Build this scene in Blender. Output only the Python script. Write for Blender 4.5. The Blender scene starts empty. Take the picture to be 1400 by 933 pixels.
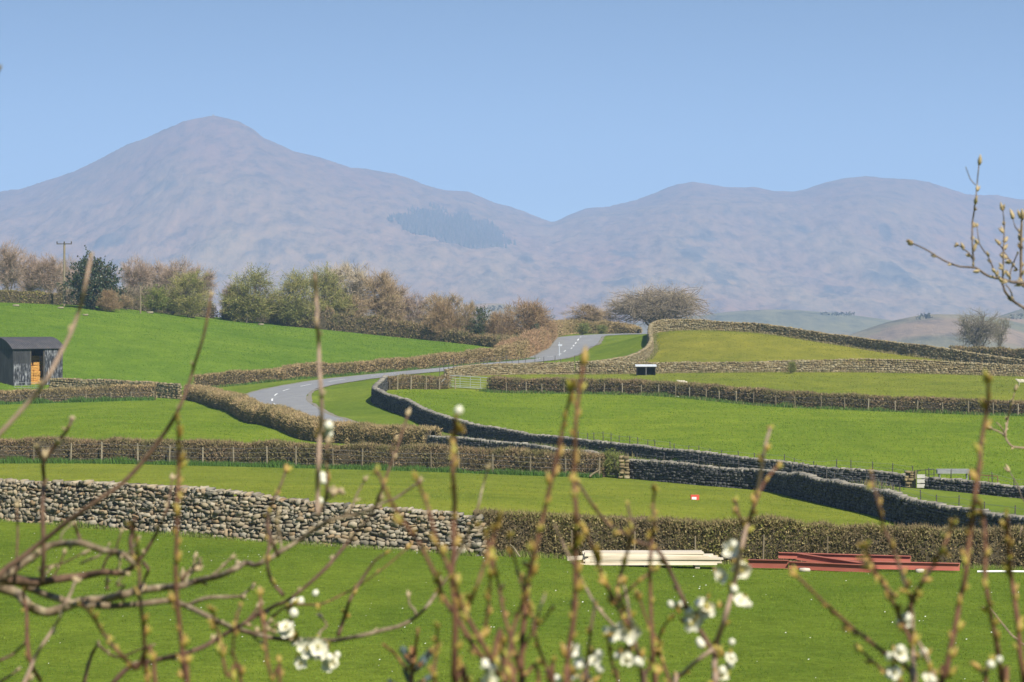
import bpy, math, random
import numpy as np
from mathutils import Vector, Matrix, noise as mnoise

SC = bpy.context.scene
COL = SC.collection
PI = math.pi
F = 3970.0          # focal length in photo pixels (1400 wide)
YH = 430.0          # photo row of the horizon
H = 6.5             # height of the camera above the near field's zero level

def P(px, py, D):
    return np.array([(px-700.0)/F*D, D, H-(py-YH)/F*D])

# ------------------------------------------------------------------ helpers
def tag(o, label=None, cat=None, group=None, kind=None):
    if label: o['label'] = label
    if cat: o['category'] = cat
    if group: o['group'] = group
    if kind: o['kind'] = kind
    return o

def empty(name, loc, rz=0.0):
    o = bpy.data.objects.new(name, None); COL.objects.link(o)
    o.location = loc; o.rotation_euler = (0, 0, rz); o.empty_display_size = .3
    return o

def link_mesh(name, me, mats, parent=None, loc=None):
    o = bpy.data.objects.new(name, me); COL.objects.link(o)
    for m in (mats if isinstance(mats, (list, tuple)) else [mats]):
        if m.name not in [x.name for x in me.materials if x]: me.materials.append(m)
    if loc is not None: o.location = loc
    if parent is not None: o.parent = parent
    return o

def copy_tree(o, parent=None):
    c = o.copy(); COL.objects.link(c); c.parent = parent
    for ch in list(o.children): copy_tree(ch, c)
    return c

class MB:
    """collects vertices and faces of one mesh"""
    def __init__(s): s.v = []; s.f = []; s.m = []; s.n = 0
    def add(s, verts, faces, mi=0):
        verts = np.asarray(verts, float).reshape(-1, 3)
        s.v.append(verts)
        for f in faces: s.f.append(tuple(int(i)+s.n for i in f)); s.m.append(mi)
        s.n += len(verts); return s
    def box(s, c, size, rot=None, mi=0, taper=1.0):
        x, y, z = [a/2 for a in size]
        v = np.array([[-x,-y,-z],[x,-y,-z],[x,y,-z],[-x,y,-z],[-x*taper,-y*taper,z],[x*taper,-y*taper,z],[x*taper,y*taper,z],[-x*taper,y*taper,z]])
        if rot is not None: v = v @ np.array(rot).T
        return s.add(v+np.array(c), [(0,3,2,1),(4,5,6,7),(0,1,5,4),(1,2,6,5),(2,3,7,6),(3,0,4,7)], mi)
    def bar(s, a, b, w, h=None, mi=0):
        a = np.array(a, float); b = np.array(b, float); h = h or w
        d = b-a; L = np.linalg.norm(d); d /= L
        up = np.array([0,0,1.]) if abs(d[2]) < .95 else np.array([0,1.,0])
        x = np.cross(d, up); x /= np.linalg.norm(x); y = np.cross(x, d)
        R = np.stack([x, d, y], 1)
        return s.box((a+b)/2, (w, L, h), R, mi)
    def tube(s, pts, rad, sides=6, mi=0, cap=True):
        pts = np.asarray(pts, float); n = len(pts)
        rad = np.broadcast_to(np.asarray(rad, float), (n,))
        t = np.gradient(pts, axis=0); t /= np.linalg.norm(t, axis=1)[:, None]+1e-12
        ref = np.array([0, 0, 1.]) if abs(t[0][2]) < .9 else np.array([1., 0, 0])
        u = np.cross(t[0], ref); u /= np.linalg.norm(u)
        vs = []; an = np.arange(sides)*2*PI/sides
        for i in range(n):
            u = u-t[i]*np.dot(u, t[i]); u /= np.linalg.norm(u)+1e-12
            w = np.cross(t[i], u)
            vs.append(pts[i]+rad[i]*(np.cos(an)[:, None]*u+np.sin(an)[:, None]*w))
        fs = []
        for i in range(n-1):
            for k in range(sides):
                a = i*sides+k; b = i*sides+(k+1) % sides
                fs.append((a, b, b+sides, a+sides))
        if cap:
            fs.append(tuple(range(sides-1, -1, -1))); fs.append(tuple((n-1)*sides+k for k in range(sides)))
        return s.add(np.concatenate(vs), fs, mi)
    def build(s, name, mats, parent=None, origin=None, smooth=False):
        v = np.concatenate(s.v) if s.v else np.zeros((0, 3))
        if origin is not None: v = v-np.array(origin)
        me = bpy.data.meshes.new(name); me.from_pydata(v.tolist(), [], s.f)
        o = link_mesh(name, me, mats, parent, None if origin is None else tuple(origin))
        if max(s.m, default=0) > 0: me.polygons.foreach_set('material_index', s.m)
        if smooth: me.polygons.foreach_set('use_smooth', [True]*len(me.polygons))
        return o

def uniform_mesh(name, verts, faces, mat_idx=None):
    """verts (N,3), faces (M,k): quick mesh of equal polygons"""
    me = bpy.data.meshes.new(name)
    M, k = faces.shape
    me.vertices.add(len(verts)); me.vertices.foreach_set('co', np.ascontiguousarray(verts, np.float32).ravel())
    me.loops.add(M*k); me.loops.foreach_set('vertex_index', np.ascontiguousarray(faces, np.int32).ravel())
    me.polygons.add(M); me.polygons.foreach_set('loop_start', np.arange(0, M*k, k, dtype=np.int32))
    if mat_idx is not None: me.polygons.foreach_set('material_index', np.ascontiguousarray(mat_idx, np.int32))
    me.update(calc_edges=True); me.validate()
    return me

def grid_mesh(name, V, nr, nc, smooth=True):
    i = np.arange(nr-1)[:, None]*nc+np.arange(nc-1)[None, :]
    fc = np.stack([i, i+1, i+1+nc, i+nc], -1).reshape(-1, 4)
    me = uniform_mesh(name, V, fc)
    if smooth: me.polygons.foreach_set('use_smooth', np.ones(len(fc), bool))
    return me

def resample(pts, step):
    """Catmull-Rom through rows of pts (any width), resampled about every step metres of the first two columns"""
    pts = np.asarray(pts, float)
    q = np.vstack([2*pts[0]-pts[1], pts, 2*pts[-1]-pts[-2]])
    out = []
    for i in range(1, len(q)-2):
        p0, p1, p2, p3 = q[i-1], q[i], q[i+1], q[i+2]
        n = max(2, int(np.linalg.norm(p2[:2]-p1[:2])/step)+1)
        for t in np.linspace(0, 1, n, endpoint=False):
            out.append(.5*((2*p1)+(-p0+p2)*t+(2*p0-5*p1+4*p2-p3)*t*t+(-p0+3*p1-3*p2+p3)*t**3))
    out.append(pts[-1]); out = np.array(out)
    d = np.concatenate([[0], np.cumsum(np.linalg.norm(np.diff(out[:, :2], axis=0), axis=1))])
    s = np.linspace(0, d[-1], max(2, int(round(d[-1]/step))+1))
    return np.stack([np.interp(s, d, out[:, k]) for k in range(out.shape[1])], 1)

def smooth3(pts, step):
    pts = np.asarray(pts, float)
    q = np.vstack([2*pts[0]-pts[1], pts, 2*pts[-1]-pts[-2]]); out = []
    for i in range(1, len(q)-2):
        p0, p1, p2, p3 = q[i-1], q[i], q[i+1], q[i+2]
        n = max(2, int(np.linalg.norm((p2-p1)[:3])/step)+1)
        for t in np.linspace(0, 1, n, endpoint=False):
            out.append(.5*((2*p1)+(-p0+p2)*t+(2*p0-5*p1+4*p2-p3)*t*t+(-p0+3*p1-3*p2+p3)*t**3))
    out.append(pts[-1]); return np.array(out)

# ------------------------------------------------------------------ materials
MATS = {}
def nodes_of(m):
    m.use_nodes = True
    nt = m.node_tree; return nt, nt.nodes, nt.links, nt.nodes['Principled BSDF']

def ramp(nt, stops):
    r = nt.nodes.new('ShaderNodeValToRGB'); e = r.color_ramp.elements
    while len(e) < len(stops): e.new(.5)
    for i, (p, c) in enumerate(stops):
        e[i].position = p; e[i].color = (*c, 1)
    return r

def island_mat(name, cols, rough=.9, noise_cols=None, nscale=.6, namt=.5, bump=0.0, bscale=30, trans=0.0, spec=.2, streak=0):
    """each loose piece takes its own colour out of cols; patches of noise_cols mixed through"""
    m = bpy.data.materials.new(name); nt, N, L, B = nodes_of(m)
    g = N.new('ShaderNodeNewGeometry')
    r = ramp(nt, [(i/(max(1, len(cols)-1)), c) for i, c in enumerate(cols)])
    L.new(g.outputs['Random Per Island'], r.inputs[0]); out = r.outputs[0]
    if noise_cols:
        tc = N.new('ShaderNodeTexCoord')
        n = N.new('ShaderNodeTexNoise'); n.inputs['Scale'].default_value = nscale; n.inputs['Detail'].default_value = 4
        L.new(tc.outputs['Object'], n.inputs['Vector'])
        mr = N.new('ShaderNodeMapRange'); mr.inputs[1].default_value = .42; mr.inputs[2].default_value = .62; mr.inputs[4].default_value = namt
        L.new(n.outputs['Fac'], mr.inputs[0])
        r2 = ramp(nt, [(i/(max(1, len(noise_cols)-1)), c) for i, c in enumerate(noise_cols)])
        L.new(g.outputs['Random Per Island'], r2.inputs[0])
        mx = N.new('ShaderNodeMix'); mx.data_type = 'RGBA'
        L.new(mr.outputs[0], mx.inputs[0]); L.new(out, mx.inputs[6]); L.new(r2.outputs[0], mx.inputs[7]); out = mx.outputs[2]
    if streak:
        tc = N.new('ShaderNodeTexCoord'); mp = N.new('ShaderNodeMapping'); mp.inputs['Rotation'].default_value = (0, 0, streak)
        L.new(tc.outputs['Object'], mp.inputs[0]); wv = N.new('ShaderNodeTexWave'); wv.inputs['Scale'].default_value = .085; wv.inputs['Distortion'].default_value = 5; wv.inputs['Detail'].default_value = 3; wv.inputs['Detail Scale'].default_value = .6
        L.new(mp.outputs[0], wv.inputs['Vector']); r3 = ramp(nt, [(.2, (.84,.90,.86)), (.8, (1.10,1.05,1.04))]); L.new(wv.outputs['Fac'], r3.inputs[0])
        mx = N.new('ShaderNodeMix'); mx.data_type = 'RGBA'; mx.blend_type = 'MULTIPLY'; mx.inputs[0].default_value = 1; mx.clamp_result = False
        L.new(out, mx.inputs[6]); L.new(r3.outputs[0], mx.inputs[7]); out = mx.outputs[2]
    L.new(out, B.inputs['Base Color']); B.inputs['Roughness'].default_value = rough
    B.inputs['Specular IOR Level'].default_value = spec
    if trans: B.inputs['Transmission Weight'].default_value = 0
    if bump:
        tc = N.new('ShaderNodeTexCoord'); n = N.new('ShaderNodeTexNoise'); n.inputs['Scale'].default_value = bscale; n.inputs['Detail'].default_value = 5
        L.new(tc.outputs['Object'], n.inputs['Vector'])
        b = N.new('ShaderNodeBump'); b.inputs['Strength'].default_value = bump; b.inputs['Distance'].default_value = .02
        L.new(n.outputs['Fac'], b.inputs['Height']); L.new(b.outputs[0], B.inputs['Normal'])
    MATS[name] = m; return m

def noise_mat(name, stops, scale=4, detail=6, rough=.85, metal=0.0, bump=0.0, bdist=.01, stretch=(1, 1, 1), spec=.3, orand=0):
    m = bpy.data.materials.new(name); nt, N, L, B = nodes_of(m)
    tc = N.new('ShaderNodeTexCoord'); mp = N.new('ShaderNodeMapping'); mp.inputs['Scale'].default_value = stretch
    L.new(tc.outputs['Object'], mp.inputs[0])
    n = N.new('ShaderNodeTexNoise'); n.inputs['Scale'].default_value = scale; n.inputs['Detail'].default_value = detail
    n.inputs['Roughness'].default_value = .6
    L.new(mp.outputs[0], n.inputs['Vector'])
    r = ramp(nt, stops); L.new(n.outputs['Fac'], r.inputs[0]); L.new(r.outputs[0], B.inputs['Base Color'])
    if orand:
        oi = N.new('ShaderNodeObjectInfo'); r2 = ramp(nt, [(0, (1-orand, 1-orand*1.1, 1-orand*1.3)), (1, (1+orand*.4, 1+orand*.4, 1+orand*.4))]); L.new(oi.outputs['Random'], r2.inputs[0])
        mx = N.new('ShaderNodeMix'); mx.data_type = 'RGBA'; mx.blend_type = 'MULTIPLY'; mx.inputs[0].default_value = 1; mx.clamp_result = False
        L.new(r.outputs[0], mx.inputs[6]); L.new(r2.outputs[0], mx.inputs[7]); L.new(mx.outputs[2], B.inputs['Base Color'])
        va = N.new('ShaderNodeVectorMath'); va.operation = 'ADD'; L.new(mp.outputs[0], va.inputs[0]); L.new(oi.outputs['Location'], va.inputs[1])
    B.inputs['Roughness'].default_value = rough; B.inputs['Metallic'].default_value = metal
    B.inputs['Specular IOR Level'].default_value = spec
    if bump:
        b = N.new('ShaderNodeBump'); b.inputs['Strength'].default_value = bump; b.inputs['Distance'].default_value = bdist
        L.new(n.outputs['Fac'], b.inputs['Height']); L.new(b.outputs[0], B.inputs['Normal'])
    MATS[name] = m; return m

stone_m = island_mat('stone', [(.09,.08,.065),(.19,.16,.115),(.26,.215,.15),(.33,.27,.18),(.25,.165,.09),(.27,.24,.19),(.37,.31,.22),(.14,.125,.10)], bump=.6, bscale=9,
                     noise_cols=[(0.130,0.140,0.120),(0.260,0.240,0.170),(0.340,0.330,0.290)], nscale=2.2, namt=.35)
stone_warm_m = island_mat('stone_warm', [(0.104,0.080,0.044),(0.184,0.141,0.075),(0.240,0.190,0.105),(0.264,0.205,0.109),(0.192,0.144,0.078),(0.248,0.205,0.122),(0.320,0.266,0.163)], bump=.6, bscale=9,
                     noise_cols=[(0.119,0.119,0.075),(0.204,0.189,0.105),(0.306,0.279,0.203)], nscale=1.2, namt=.4)
stone_shaded_m = island_mat('slate_shaded', [(0.032,0.033,0.036),(0.050,0.050,0.053),(0.065,0.065,0.066),(0.086,0.085,0.083),(0.043,0.043,0.046),(0.122,0.119,0.112)], bump=.6, bscale=9,  # slate darkened in colour to deepen the shade on the left-facing walls
                     noise_cols=[(.055,.06,.05),(.11,.11,.09)], nscale=1.5, namt=.35)
slate_cope_lit_m = island_mat('slate_coping_lit', [(0.123,0.115,0.098),(0.190,0.175,0.145),(0.247,0.225,0.183),(0.162,0.147,0.123),(0.294,0.271,0.221)], bump=.6, bscale=9)  # paler copy of the slate, painting the sunlit wall tops
cope_m = island_mat('stone_coping', [(.24,.225,.195),(.31,.29,.25),(.37,.345,.30),(.29,.265,.22),(.42,.40,.35)], bump=.6, bscale=9)

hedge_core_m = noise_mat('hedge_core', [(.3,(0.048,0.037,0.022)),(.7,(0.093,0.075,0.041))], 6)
hedge_m = island_mat('hedge_twig', [(0.128,0.086,0.050),(0.222,0.149,0.085),(0.290,0.198,0.116),(0.188,0.140,0.065),(0.342,0.248,0.146),(0.162,0.149,0.051),(0.239,0.165,0.092)],
                     noise_cols=[(0.084,0.091,0.028),(0.140,0.154,0.042),(0.182,0.140,0.077),(0.126,0.140,0.042)], nscale=.7, namt=.75)
hedge_green_m = island_mat('hedge_leafing', [(0.109,0.078,0.039),(0.164,0.141,0.046),(0.218,0.157,0.077),(0.146,0.157,0.039),(0.400,0.314,0.154),(0.182,0.188,0.046),(0.100,0.102,0.031)],
                     noise_cols=[(0.168,0.119,0.070),(0.224,0.168,0.098),(0.140,0.119,0.056)], nscale=.6, namt=.8)
hedge_tan_m = island_mat('hedge_tan', [(0.227,0.160,0.077),(0.333,0.235,0.123),(0.403,0.286,0.154),(0.263,0.193,0.092),(0.473,0.353,0.185),(0.193,0.168,0.062)],
                     noise_cols=[(0.140,0.126,0.049),(0.168,0.154,0.056),(0.238,0.182,0.098)], nscale=.4, namt=.6)
scrub_m = island_mat('scrub_twig', [(.17,.135,.10),(.23,.18,.13),(.28,.225,.165),(.20,.165,.11),(.16,.15,.07)])
hedge_rust_m = island_mat('hedge_rust', [(0.241,0.137,0.077),(0.338,0.209,0.123),(0.402,0.258,0.154),(0.290,0.177,0.100),(0.193,0.161,0.069)], noise_cols=[(0.154,0.140,0.056),(0.252,0.196,0.112)], nscale=.5, namt=.5)

bark_m = noise_mat('bark', [(.3,(.09,.072,.052)),(.7,(.20,.165,.125))], 3, stretch=(1,1,.3))
birch_bark_m = noise_mat('birch_bark', [(.35,(.20,.17,.14)),(.6,(.42,.38,.33))], 2)
def twigs(name, cols, **k): return island_mat(name, cols, **k)
tw_birch = twigs('twig_birch', [(0.235,0.165,0.116),(0.331,0.239,0.175),(0.399,0.298,0.219),(0.290,0.225,0.182)])
tw_olive = twigs('twig_olive', [(0.196,0.180,0.056),(0.270,0.263,0.069),(0.330,0.284,0.100),(0.300,0.240,0.112),(0.196,0.203,0.050)], noise_cols=[(0.125,0.138,0.037),(0.188,0.200,0.056)], nscale=.35, namt=.7)
tw_pale = twigs('twig_pale', [(0.349,0.295,0.213),(0.435,0.364,0.261),(0.504,0.420,0.303),(0.392,0.336,0.234)])
tw_brown = twigs('twig_brown', [(0.245,0.172,0.103),(0.331,0.245,0.144),(0.402,0.287,0.172),(0.273,0.216,0.110)])
tw_rust = twigs('twig_rust', [(0.202,0.131,0.072),(0.285,0.184,0.105),(0.344,0.236,0.131),(0.237,0.184,0.092)])
tw_oak = twigs('twig_round', [(0.259,0.201,0.131),(0.345,0.266,0.172),(0.416,0.331,0.213),(0.316,0.259,0.165)])
tw_ash = twigs('twig_ash', [(0.163,0.144,0.088),(0.213,0.188,0.112),(0.250,0.225,0.144),(0.188,0.175,0.094)])
lf_holly = island_mat('leaf_holly', [(.016,.03,.014),(.026,.046,.02),(.036,.058,.026),(.055,.075,.036),(.022,.038,.018)], rough=.45, spec=.5)
lf_green = island_mat('leaf_green', [(0.081,0.111,0.022),(0.115,0.150,0.033),(0.149,0.182,0.039),(0.121,0.130,0.039)])
lf_olive = island_mat('leaf_olive', [(0.150,0.163,0.044),(0.200,0.213,0.062),(0.250,0.250,0.081),(0.175,0.188,0.050)])
lf_ivy = island_mat('leaf_ivy', [(.025,.045,.016),(.04,.065,.022),(.06,.085,.03),(.05,.06,.025)], rough=.5, spec=.4)

post_m = noise_mat('post_wood', [(.3,(0.187,0.156,0.101)),(.7,(0.296,0.257,0.179))], 8, stretch=(1,1,.2), orand=.4)
post_old_m = noise_mat('post_old', [(.3,(.14,.11,.07)),(.7,(.23,.19,.13))], 8, orand=.4)
post_dark_m = noise_mat('post_dark', [(.3,(.05,.045,.04)),(.7,(.10,.09,.075))], 8)
wire_m = noise_mat('wire_metal', [(.3,(.28,.28,.28)),(.7,(.38,.38,.38))], 8, rough=.5, metal=.6)
galv_m = noise_mat('galvanised', [(.3,(0.302,0.333,0.317)),(.7,(0.432,0.466,0.446))], 3, rough=.45, metal=.3)
plain = lambda n, a, b, **k: noise_mat(n, [(.3, a), (.7, b)], **k)

def ground_mat():
    m = bpy.data.materials.new('grass_ground'); nt, N, L, B = nodes_of(m)
    at = N.new('ShaderNodeAttribute'); at.attribute_name = 'field'
    tc = N.new('ShaderNodeTexCoord')
    def nz(scale, detail, stretch=None, rough=.6):
        n = N.new('ShaderNodeTexNoise'); n.inputs['Scale'].default_value = scale; n.inputs['Detail'].default_value = detail; n.inputs['Roughness'].default_value = rough
        if stretch:
            mp = N.new('ShaderNodeMapping'); mp.inputs['Scale'].default_value = stretch; L.new(tc.outputs['Object'], mp.inputs[0]); L.new(mp.outputs[0], n.inputs['Vector'])
        else: L.new(tc.outputs['Object'], n.inputs['Vector'])
        return n
    cur = at.outputs['Color']
    def mul(cur, n, lo, hi, tint=(1, 1, 1), tint2=(1, 1, 1)):
        r = ramp(nt, [(.3, tuple(lo*t for t in tint)), (.7, tuple(hi*t for t in tint2))]); L.new(n.outputs['Fac'], r.inputs[0])
        mx = N.new('ShaderNodeMix'); mx.data_type = 'RGBA'; mx.blend_type = 'MULTIPLY'; mx.inputs[0].default_value = 1; mx.clamp_result = False
        L.new(cur, mx.inputs[6]); L.new(r.outputs[0], mx.inputs[7]); return mx.outputs[2]
    cur = mul(cur, nz(.035, 3), .88, 1.10, (.95, 1, 1), (1.1, 1, 1))
    cur = mul(cur, nz(.35, 5, (1, .55, 1)), .84, 1.14, (.97, 1, 1), (1.07, 1, .95))
    n3 = nz(3.0, 6); cur = mul(cur, n3, .80, 1.18)
    n4 = nz(16., 4); cur = mul(cur, n4, .72, 1.25, (1, 1, 1), (1.1, 1, .9))
    L.new(cur, B.inputs['Base Color']); B.inputs['Roughness'].default_value = 1; B.inputs['Specular IOR Level'].default_value = 0
    b = N.new('ShaderNodeBump'); b.inputs['Strength'].default_value = .35; b.inputs['Distance'].default_value = .12
    L.new(n3.outputs['Fac'], b.inputs['Height']); L.new(b.outputs[0], B.inputs['Normal'])
    return m
ground_m = ground_mat()

# ------------------------------------------------------------------ layout (photo column, photo row of the foot, distance in metres[, height])
NEARW = [(-130,700,86,1.2),(0,712,84,1.12),(150,722,82,1.3),(300,736,80,1.32),(450,746,79,1.2),(560,752,78.5,1.1),(657,757,78,1.05)]
NEARH = [(652,760,79.4,1.15),(850,767,80.4,1.2),(1100,772,80.4,1.2),(1400,777,80.4,1.06),(1540,779,80.4,1.05)]
MIDH = [(-160,632,172,1.4),(0,632,170,1.38),(300,636,168,1.4),(500,641,165,1.4),(700,648,162,1.42),(828,652,160.5,1.3)]
LEFTH = [(-160,553,272,1.15),(0,552,270,1.2),(120,549,270,1.35),(213,546,270,1.5)]
BARNW = [(70,531,288,1.0),(160,538,283,1.35),(245,547,274,1.5)]
ROADH = [(262,546,272,1.35),(300,557,260,1.35),(350,579,234,1.4),(430,604,205,1.45),(500,608,197,1.4),(592,611,189,1.3)]
FARH = [(266,531,303,1.35),(340,524,303,1.35),(400,518,306,1.35),(500,510,313,1.35),(600,503,322,1.4),(680,497,332,1.7),(715,493,342,2.2)]
BANKH = [(690,494,342,2.0),(714,488,354,2.2),(732,478,378,2.3),(743,468,400,2.3),(750,462,414,2.1)]
CRESTH = [(750,461,424,2.1),(775,459,446,2.0),(810,457,452,1.9),(850,456,455,1.6),(872,455,452,1.0)]
W1 = [(528,531,269,1.25),(517,543,257,1.3),(513,550,250,1.3),(535,562,242,1.35),(560,570,234,1.35),(600,587,222,1.22),(650,600,212,1.1),(700,608,205,1.0),(760,614,197,.8),(850,622,187,.72),(950,637,178,.9),(1050,652,172,1.0),(1150,661,168,.92),(1240,666,165,.74)]
W1B = [(1263,668,164,.68),(1330,675,161,.68),(1400,682,158,.68),(1540,694,153,.7)]
W2A = [(588,620,186,1.07),(660,624,180,1.07),(740,632,174,1.0),(800,642,168,1.05),(838,650,162.5,1.0)]
W2 = [(860,655,160,1.1),(950,663,155,1.1),(1050,672,150,1.08),(1100,683,140,1.2),(1150,695,132,1.2),(1200,706,125,1.18),(1240,717,118,1.2),(1300,735,112,1.2),(1400,752,104,1.25),(1520,770,98,1.25)]
W3 = [(610,517,285,.85),(650,514,291,1.1),(700,512,296,1.15),(740,512,299,1.2),(784,512,300,1.28)]
W5 = [(787,512,300,1.35),(880,511,299,1.2),(1000,509.5,299,1.1),(1100,509,300,1.25),(1180,509,300,1.4),(1300,512,298,1.35),(1400,515,296,1.2),(1540,518,293,1.2)]
W4 = [(800,509,303,1.05),(850,502,309,1.1),(878,494,317,1.2),(890,480,328,1.25),(888,467,340,1.25),(890,457,350,1.25)]
RIDGE = [(890,456.5,351,1.35),(915,453.5,353,1.5),(1000,453.5,350,1.2),(1050,457,346,1.25),(1153,473,335,1.25),(1256,488,320,1.4),(1400,506,306,1.2),(1540,517,299,1.2)]
HEDGE5 = [(674,536,274,1.32),(700,536,272,1.32),(900,540,262,1.25),(1050,554,250,1.3),(1150,559,246,1.25),(1250,563,243,1.2),(1400,568,238,1.2),(1540,572,234,1.2)]
GATEH = [(530,532,267,1.2),(570,532,271,1.2),(611,532,275,1.2)]
ROADC = [(640,612,196),(560,600,206),(480,590,215),(420,575,230),(385,560,246),(372,548,262),(385,537,277),(414,529.5,288),(446,524,295),(475,520,300),(510,515.5,304),(600,506.5,312),(700,495.5,324),(745,490,342),(766,486.5,355),(780,480,378),(788,470,402),(800,461.5,426),(826,458.6,438),(880,457,448)]
TREEL = [(-200,412,372),(0,414.5,380),(85,418,382),(172,424,386),(288,438,395),(350,443,400),(450,452,402),(560,463,402),(620,470,396),(690,479,388)]
EXTRA = [(300,933,50),(1100,933,50),(-150,933,50),(1550,933,50),(300,850,60),(1100,850,60),(300,490,328),(100,490,318),(450,497,340),(-160,480,300),(-160,528,285),
         (950,683,128),(400,672,123),(0,672,128),(200,590,196),(380,602,198),(150,572,225),(700,575,232),(900,590,215),(1100,600,205),(1300,610,200),(1450,620,198),(1000,568,236),
         (860,480,340),(835,468,378),(850,458,420),(910,465,392),(1000,458,385),(1000,475,325),(1150,492,316),(1040,495,311),(1150,493,362),(1300,503,345),(1450,512,330),(640,520,281),(700,523,284),(1000,521,281),(1300,535,270),
         (480,545,262),(470,560,246),(540,590,222),(700,610,192),(1000,648,166),(1200,678,146),(1400,700,134)]
def xyz(r): return P(r[0], r[1], r[2])
ctrl = [xyz(r) for L in (NEARW,NEARH,MIDH,LEFTH,BARNW,ROADH,FARH,BANKH,W1,W1B,W2A,W2,W3,W5,W4,RIDGE,HEDGE5,GATEH,ROADC,TREEL,EXTRA) for r in L]
for x in (-25,-8,0,8,25):
    for y, z in ((-40,-1.4),(-15,-1.65),(3,-1.78),(8,-2.0),(12,-2.5),(20,-3.75),(30,-5.2),(40,-6.15)):
        ctrl.append(np.array([x, y, H+z]))
for px in (-900,-400,100,500,850,1200,1600,2100):
    u = (px-700)/F
    for D, zl in ((520,-5),(620,-11),(720,-17),(850,-24),(1000,-27)):
        dz = 3.0 if px < 600 else (2.0 if px < 900 else -4.0)
        ctrl.append(np.array([u*D, D, H+zl+dz*max(0, (700-D)/300)]))
for px in (-900, 2300):
    u = (px-700)/F
    for D, z in ((80,-6.4),(150,-8.4),(200,-8.8),(260,-7.8),(320,-5.5),(400,-3.0)):
        ctrl.append(np.array([u*D, D, H+z]))
ctrl = np.array(ctrl); key = np.round(ctrl[:, :2]/.8).astype(int); _, ix = np.unique(key, axis=0, return_index=True); ctrl = ctrl[np.sort(ix)]
KY = .55
def _phi(A, B):
    d2 = (A[:, None, 0]-B[None, :, 0])**2+((A[:, None, 1]-B[None, :, 1])*KY)**2
    return np.sqrt(d2+16.0)
_n = len(ctrl); _K = _phi(ctrl, ctrl)-np.eye(_n)*.35
_Q = np.c_[np.ones(_n), ctrl[:, 0]/100, ctrl[:, 1]/100]
_A = np.block([[_K, _Q], [_Q.T, np.zeros((3, 3))]])
_w = np.linalg.solve(_A, np.r_[ctrl[:, 2], np.zeros(3)])
def ht(XY):
    XY = np.atleast_2d(np.asarray(XY, float))[:, :2]; out = np.empty(len(XY))
    for i in range(0, len(XY), 20000):
        a = XY[i:i+20000]
        out[i:i+20000] = _phi(a, ctrl)@_w[:_n]+_w[_n]+a[:, 0]/100*_w[_n+1]+a[:, 1]/100*_w[_n+2]
    return out
def gz(x, y): return float(ht([[x, y]])[0])
def G(px, D, dz=0.0):
    x = (px-700)/F*D; return np.array([x, D, gz(x, D)+dz])

def path(L, step):
    """plan path of a list of (px,py,D,h): rows x, y, h"""
    a = np.array([[*(P(r[0], r[1], r[2])[:2]), (r[3] if len(r) > 3 else 0)] for r in L])
    return resample(a, step)

# ------------------------------------------------------------------ ground
gx = np.r_[np.arange(-420, -110, 12.), np.arange(-110, 110, 1.), np.arange(110, 421, 12.)]
gy = np.r_[np.arange(-80, 0, 5.), np.arange(0, 470, 1.), np.arange(470, 1001, 8.)]
GX, GY = np.meshgrid(gx, gy); V2 = np.c_[GX.ravel(), GY.ravel()]
gzv = ht(V2)
Vg = np.c_[V2, gzv]
gme = grid_mesh('ground', Vg, len(gy), len(gx))
pxv = 700+F*V2[:, 0]/np.maximum(V2[:, 1], 20)
def Dline(L):
    a = np.array([[r[0], r[2]] for r in L]); o = np.argsort(a[:, 0]); a = a[o]; return np.interp(pxv, a[:, 0], a[:, 1])
D = V2[:, 1]
C_NEAR = (.098,.152,.022); C_STRIP = (.148,.190,.030); C_BRIGHT = (.120,.185,.024); C_HILL = (.098,.175,.024); C_F3 = (.125,.190,.024)
C_OLIVE = (.145,.185,.030); C_MOUND = (.165,.185,.034); C_VERGE = (.115,.175,.028); C_FAR = (.10,.12,.045)
colr = np.tile(C_NEAR, (len(D), 1)).astype(float)
d1 = np.where(pxv < 655, Dline(NEARW), Dline(NEARH)); d2 = np.where(pxv < 848, Dline(MIDH), Dline(W2))
colr[D > d1] = C_STRIP
m2 = D > d2; colr[m2] = C_VERGE
dl = np.where(pxv < 240, Dline(LEFTH), np.interp(pxv, [240, 262, 300, 350, 430, 592, 600], [272, 272, 260, 234, 205, 189, 186]))
colr[m2 & (D < dl) & (pxv < 600)] = C_BRIGHT
hill = np.where(pxv < 255, Dline(LEFTH), Dline(FARH)); colr[(D > hill) & (pxv < 720)] = C_HILL
w1d = Dline([r for r in W1 if r[2] < 251]+W1B); h5 = np.where(pxv < 645, Dline(GATEH), Dline(HEDGE5))
m3 = (pxv > 513) & (D > w1d) & m2; colr[m3 & (D < h5)] = C_F3
w35 = np.where(pxv < 786, Dline(W3), Dline(W5))
colr[(pxv > 530) & (D >= h5) & (D < w35)] = C_OLIVE
rd = np.interp(pxv, [880, 891, 915, 1000, 1050, 1153, 1256, 1400, 1540], [320, 350, 353, 350, 346, 335, 320, 306, 299])
colr[(pxv > 878) & (D >= w35)] = C_VERGE
colr[(pxv > 880) & (D >= w35) & (D < rd)] = C_MOUND
colr[(D > 470)] = C_FAR
at = gme.color_attributes.new('field', 'FLOAT_COLOR', 'POINT')
at.data.foreach_set('color', np.c_[colr, np.ones(len(D))].astype(np.float32).ravel())
ground = link_mesh('ground', gme, ground_m); tag(ground, 'rolling green pasture ground of walled and hedged fields', 'ground', kind='structure')

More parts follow.
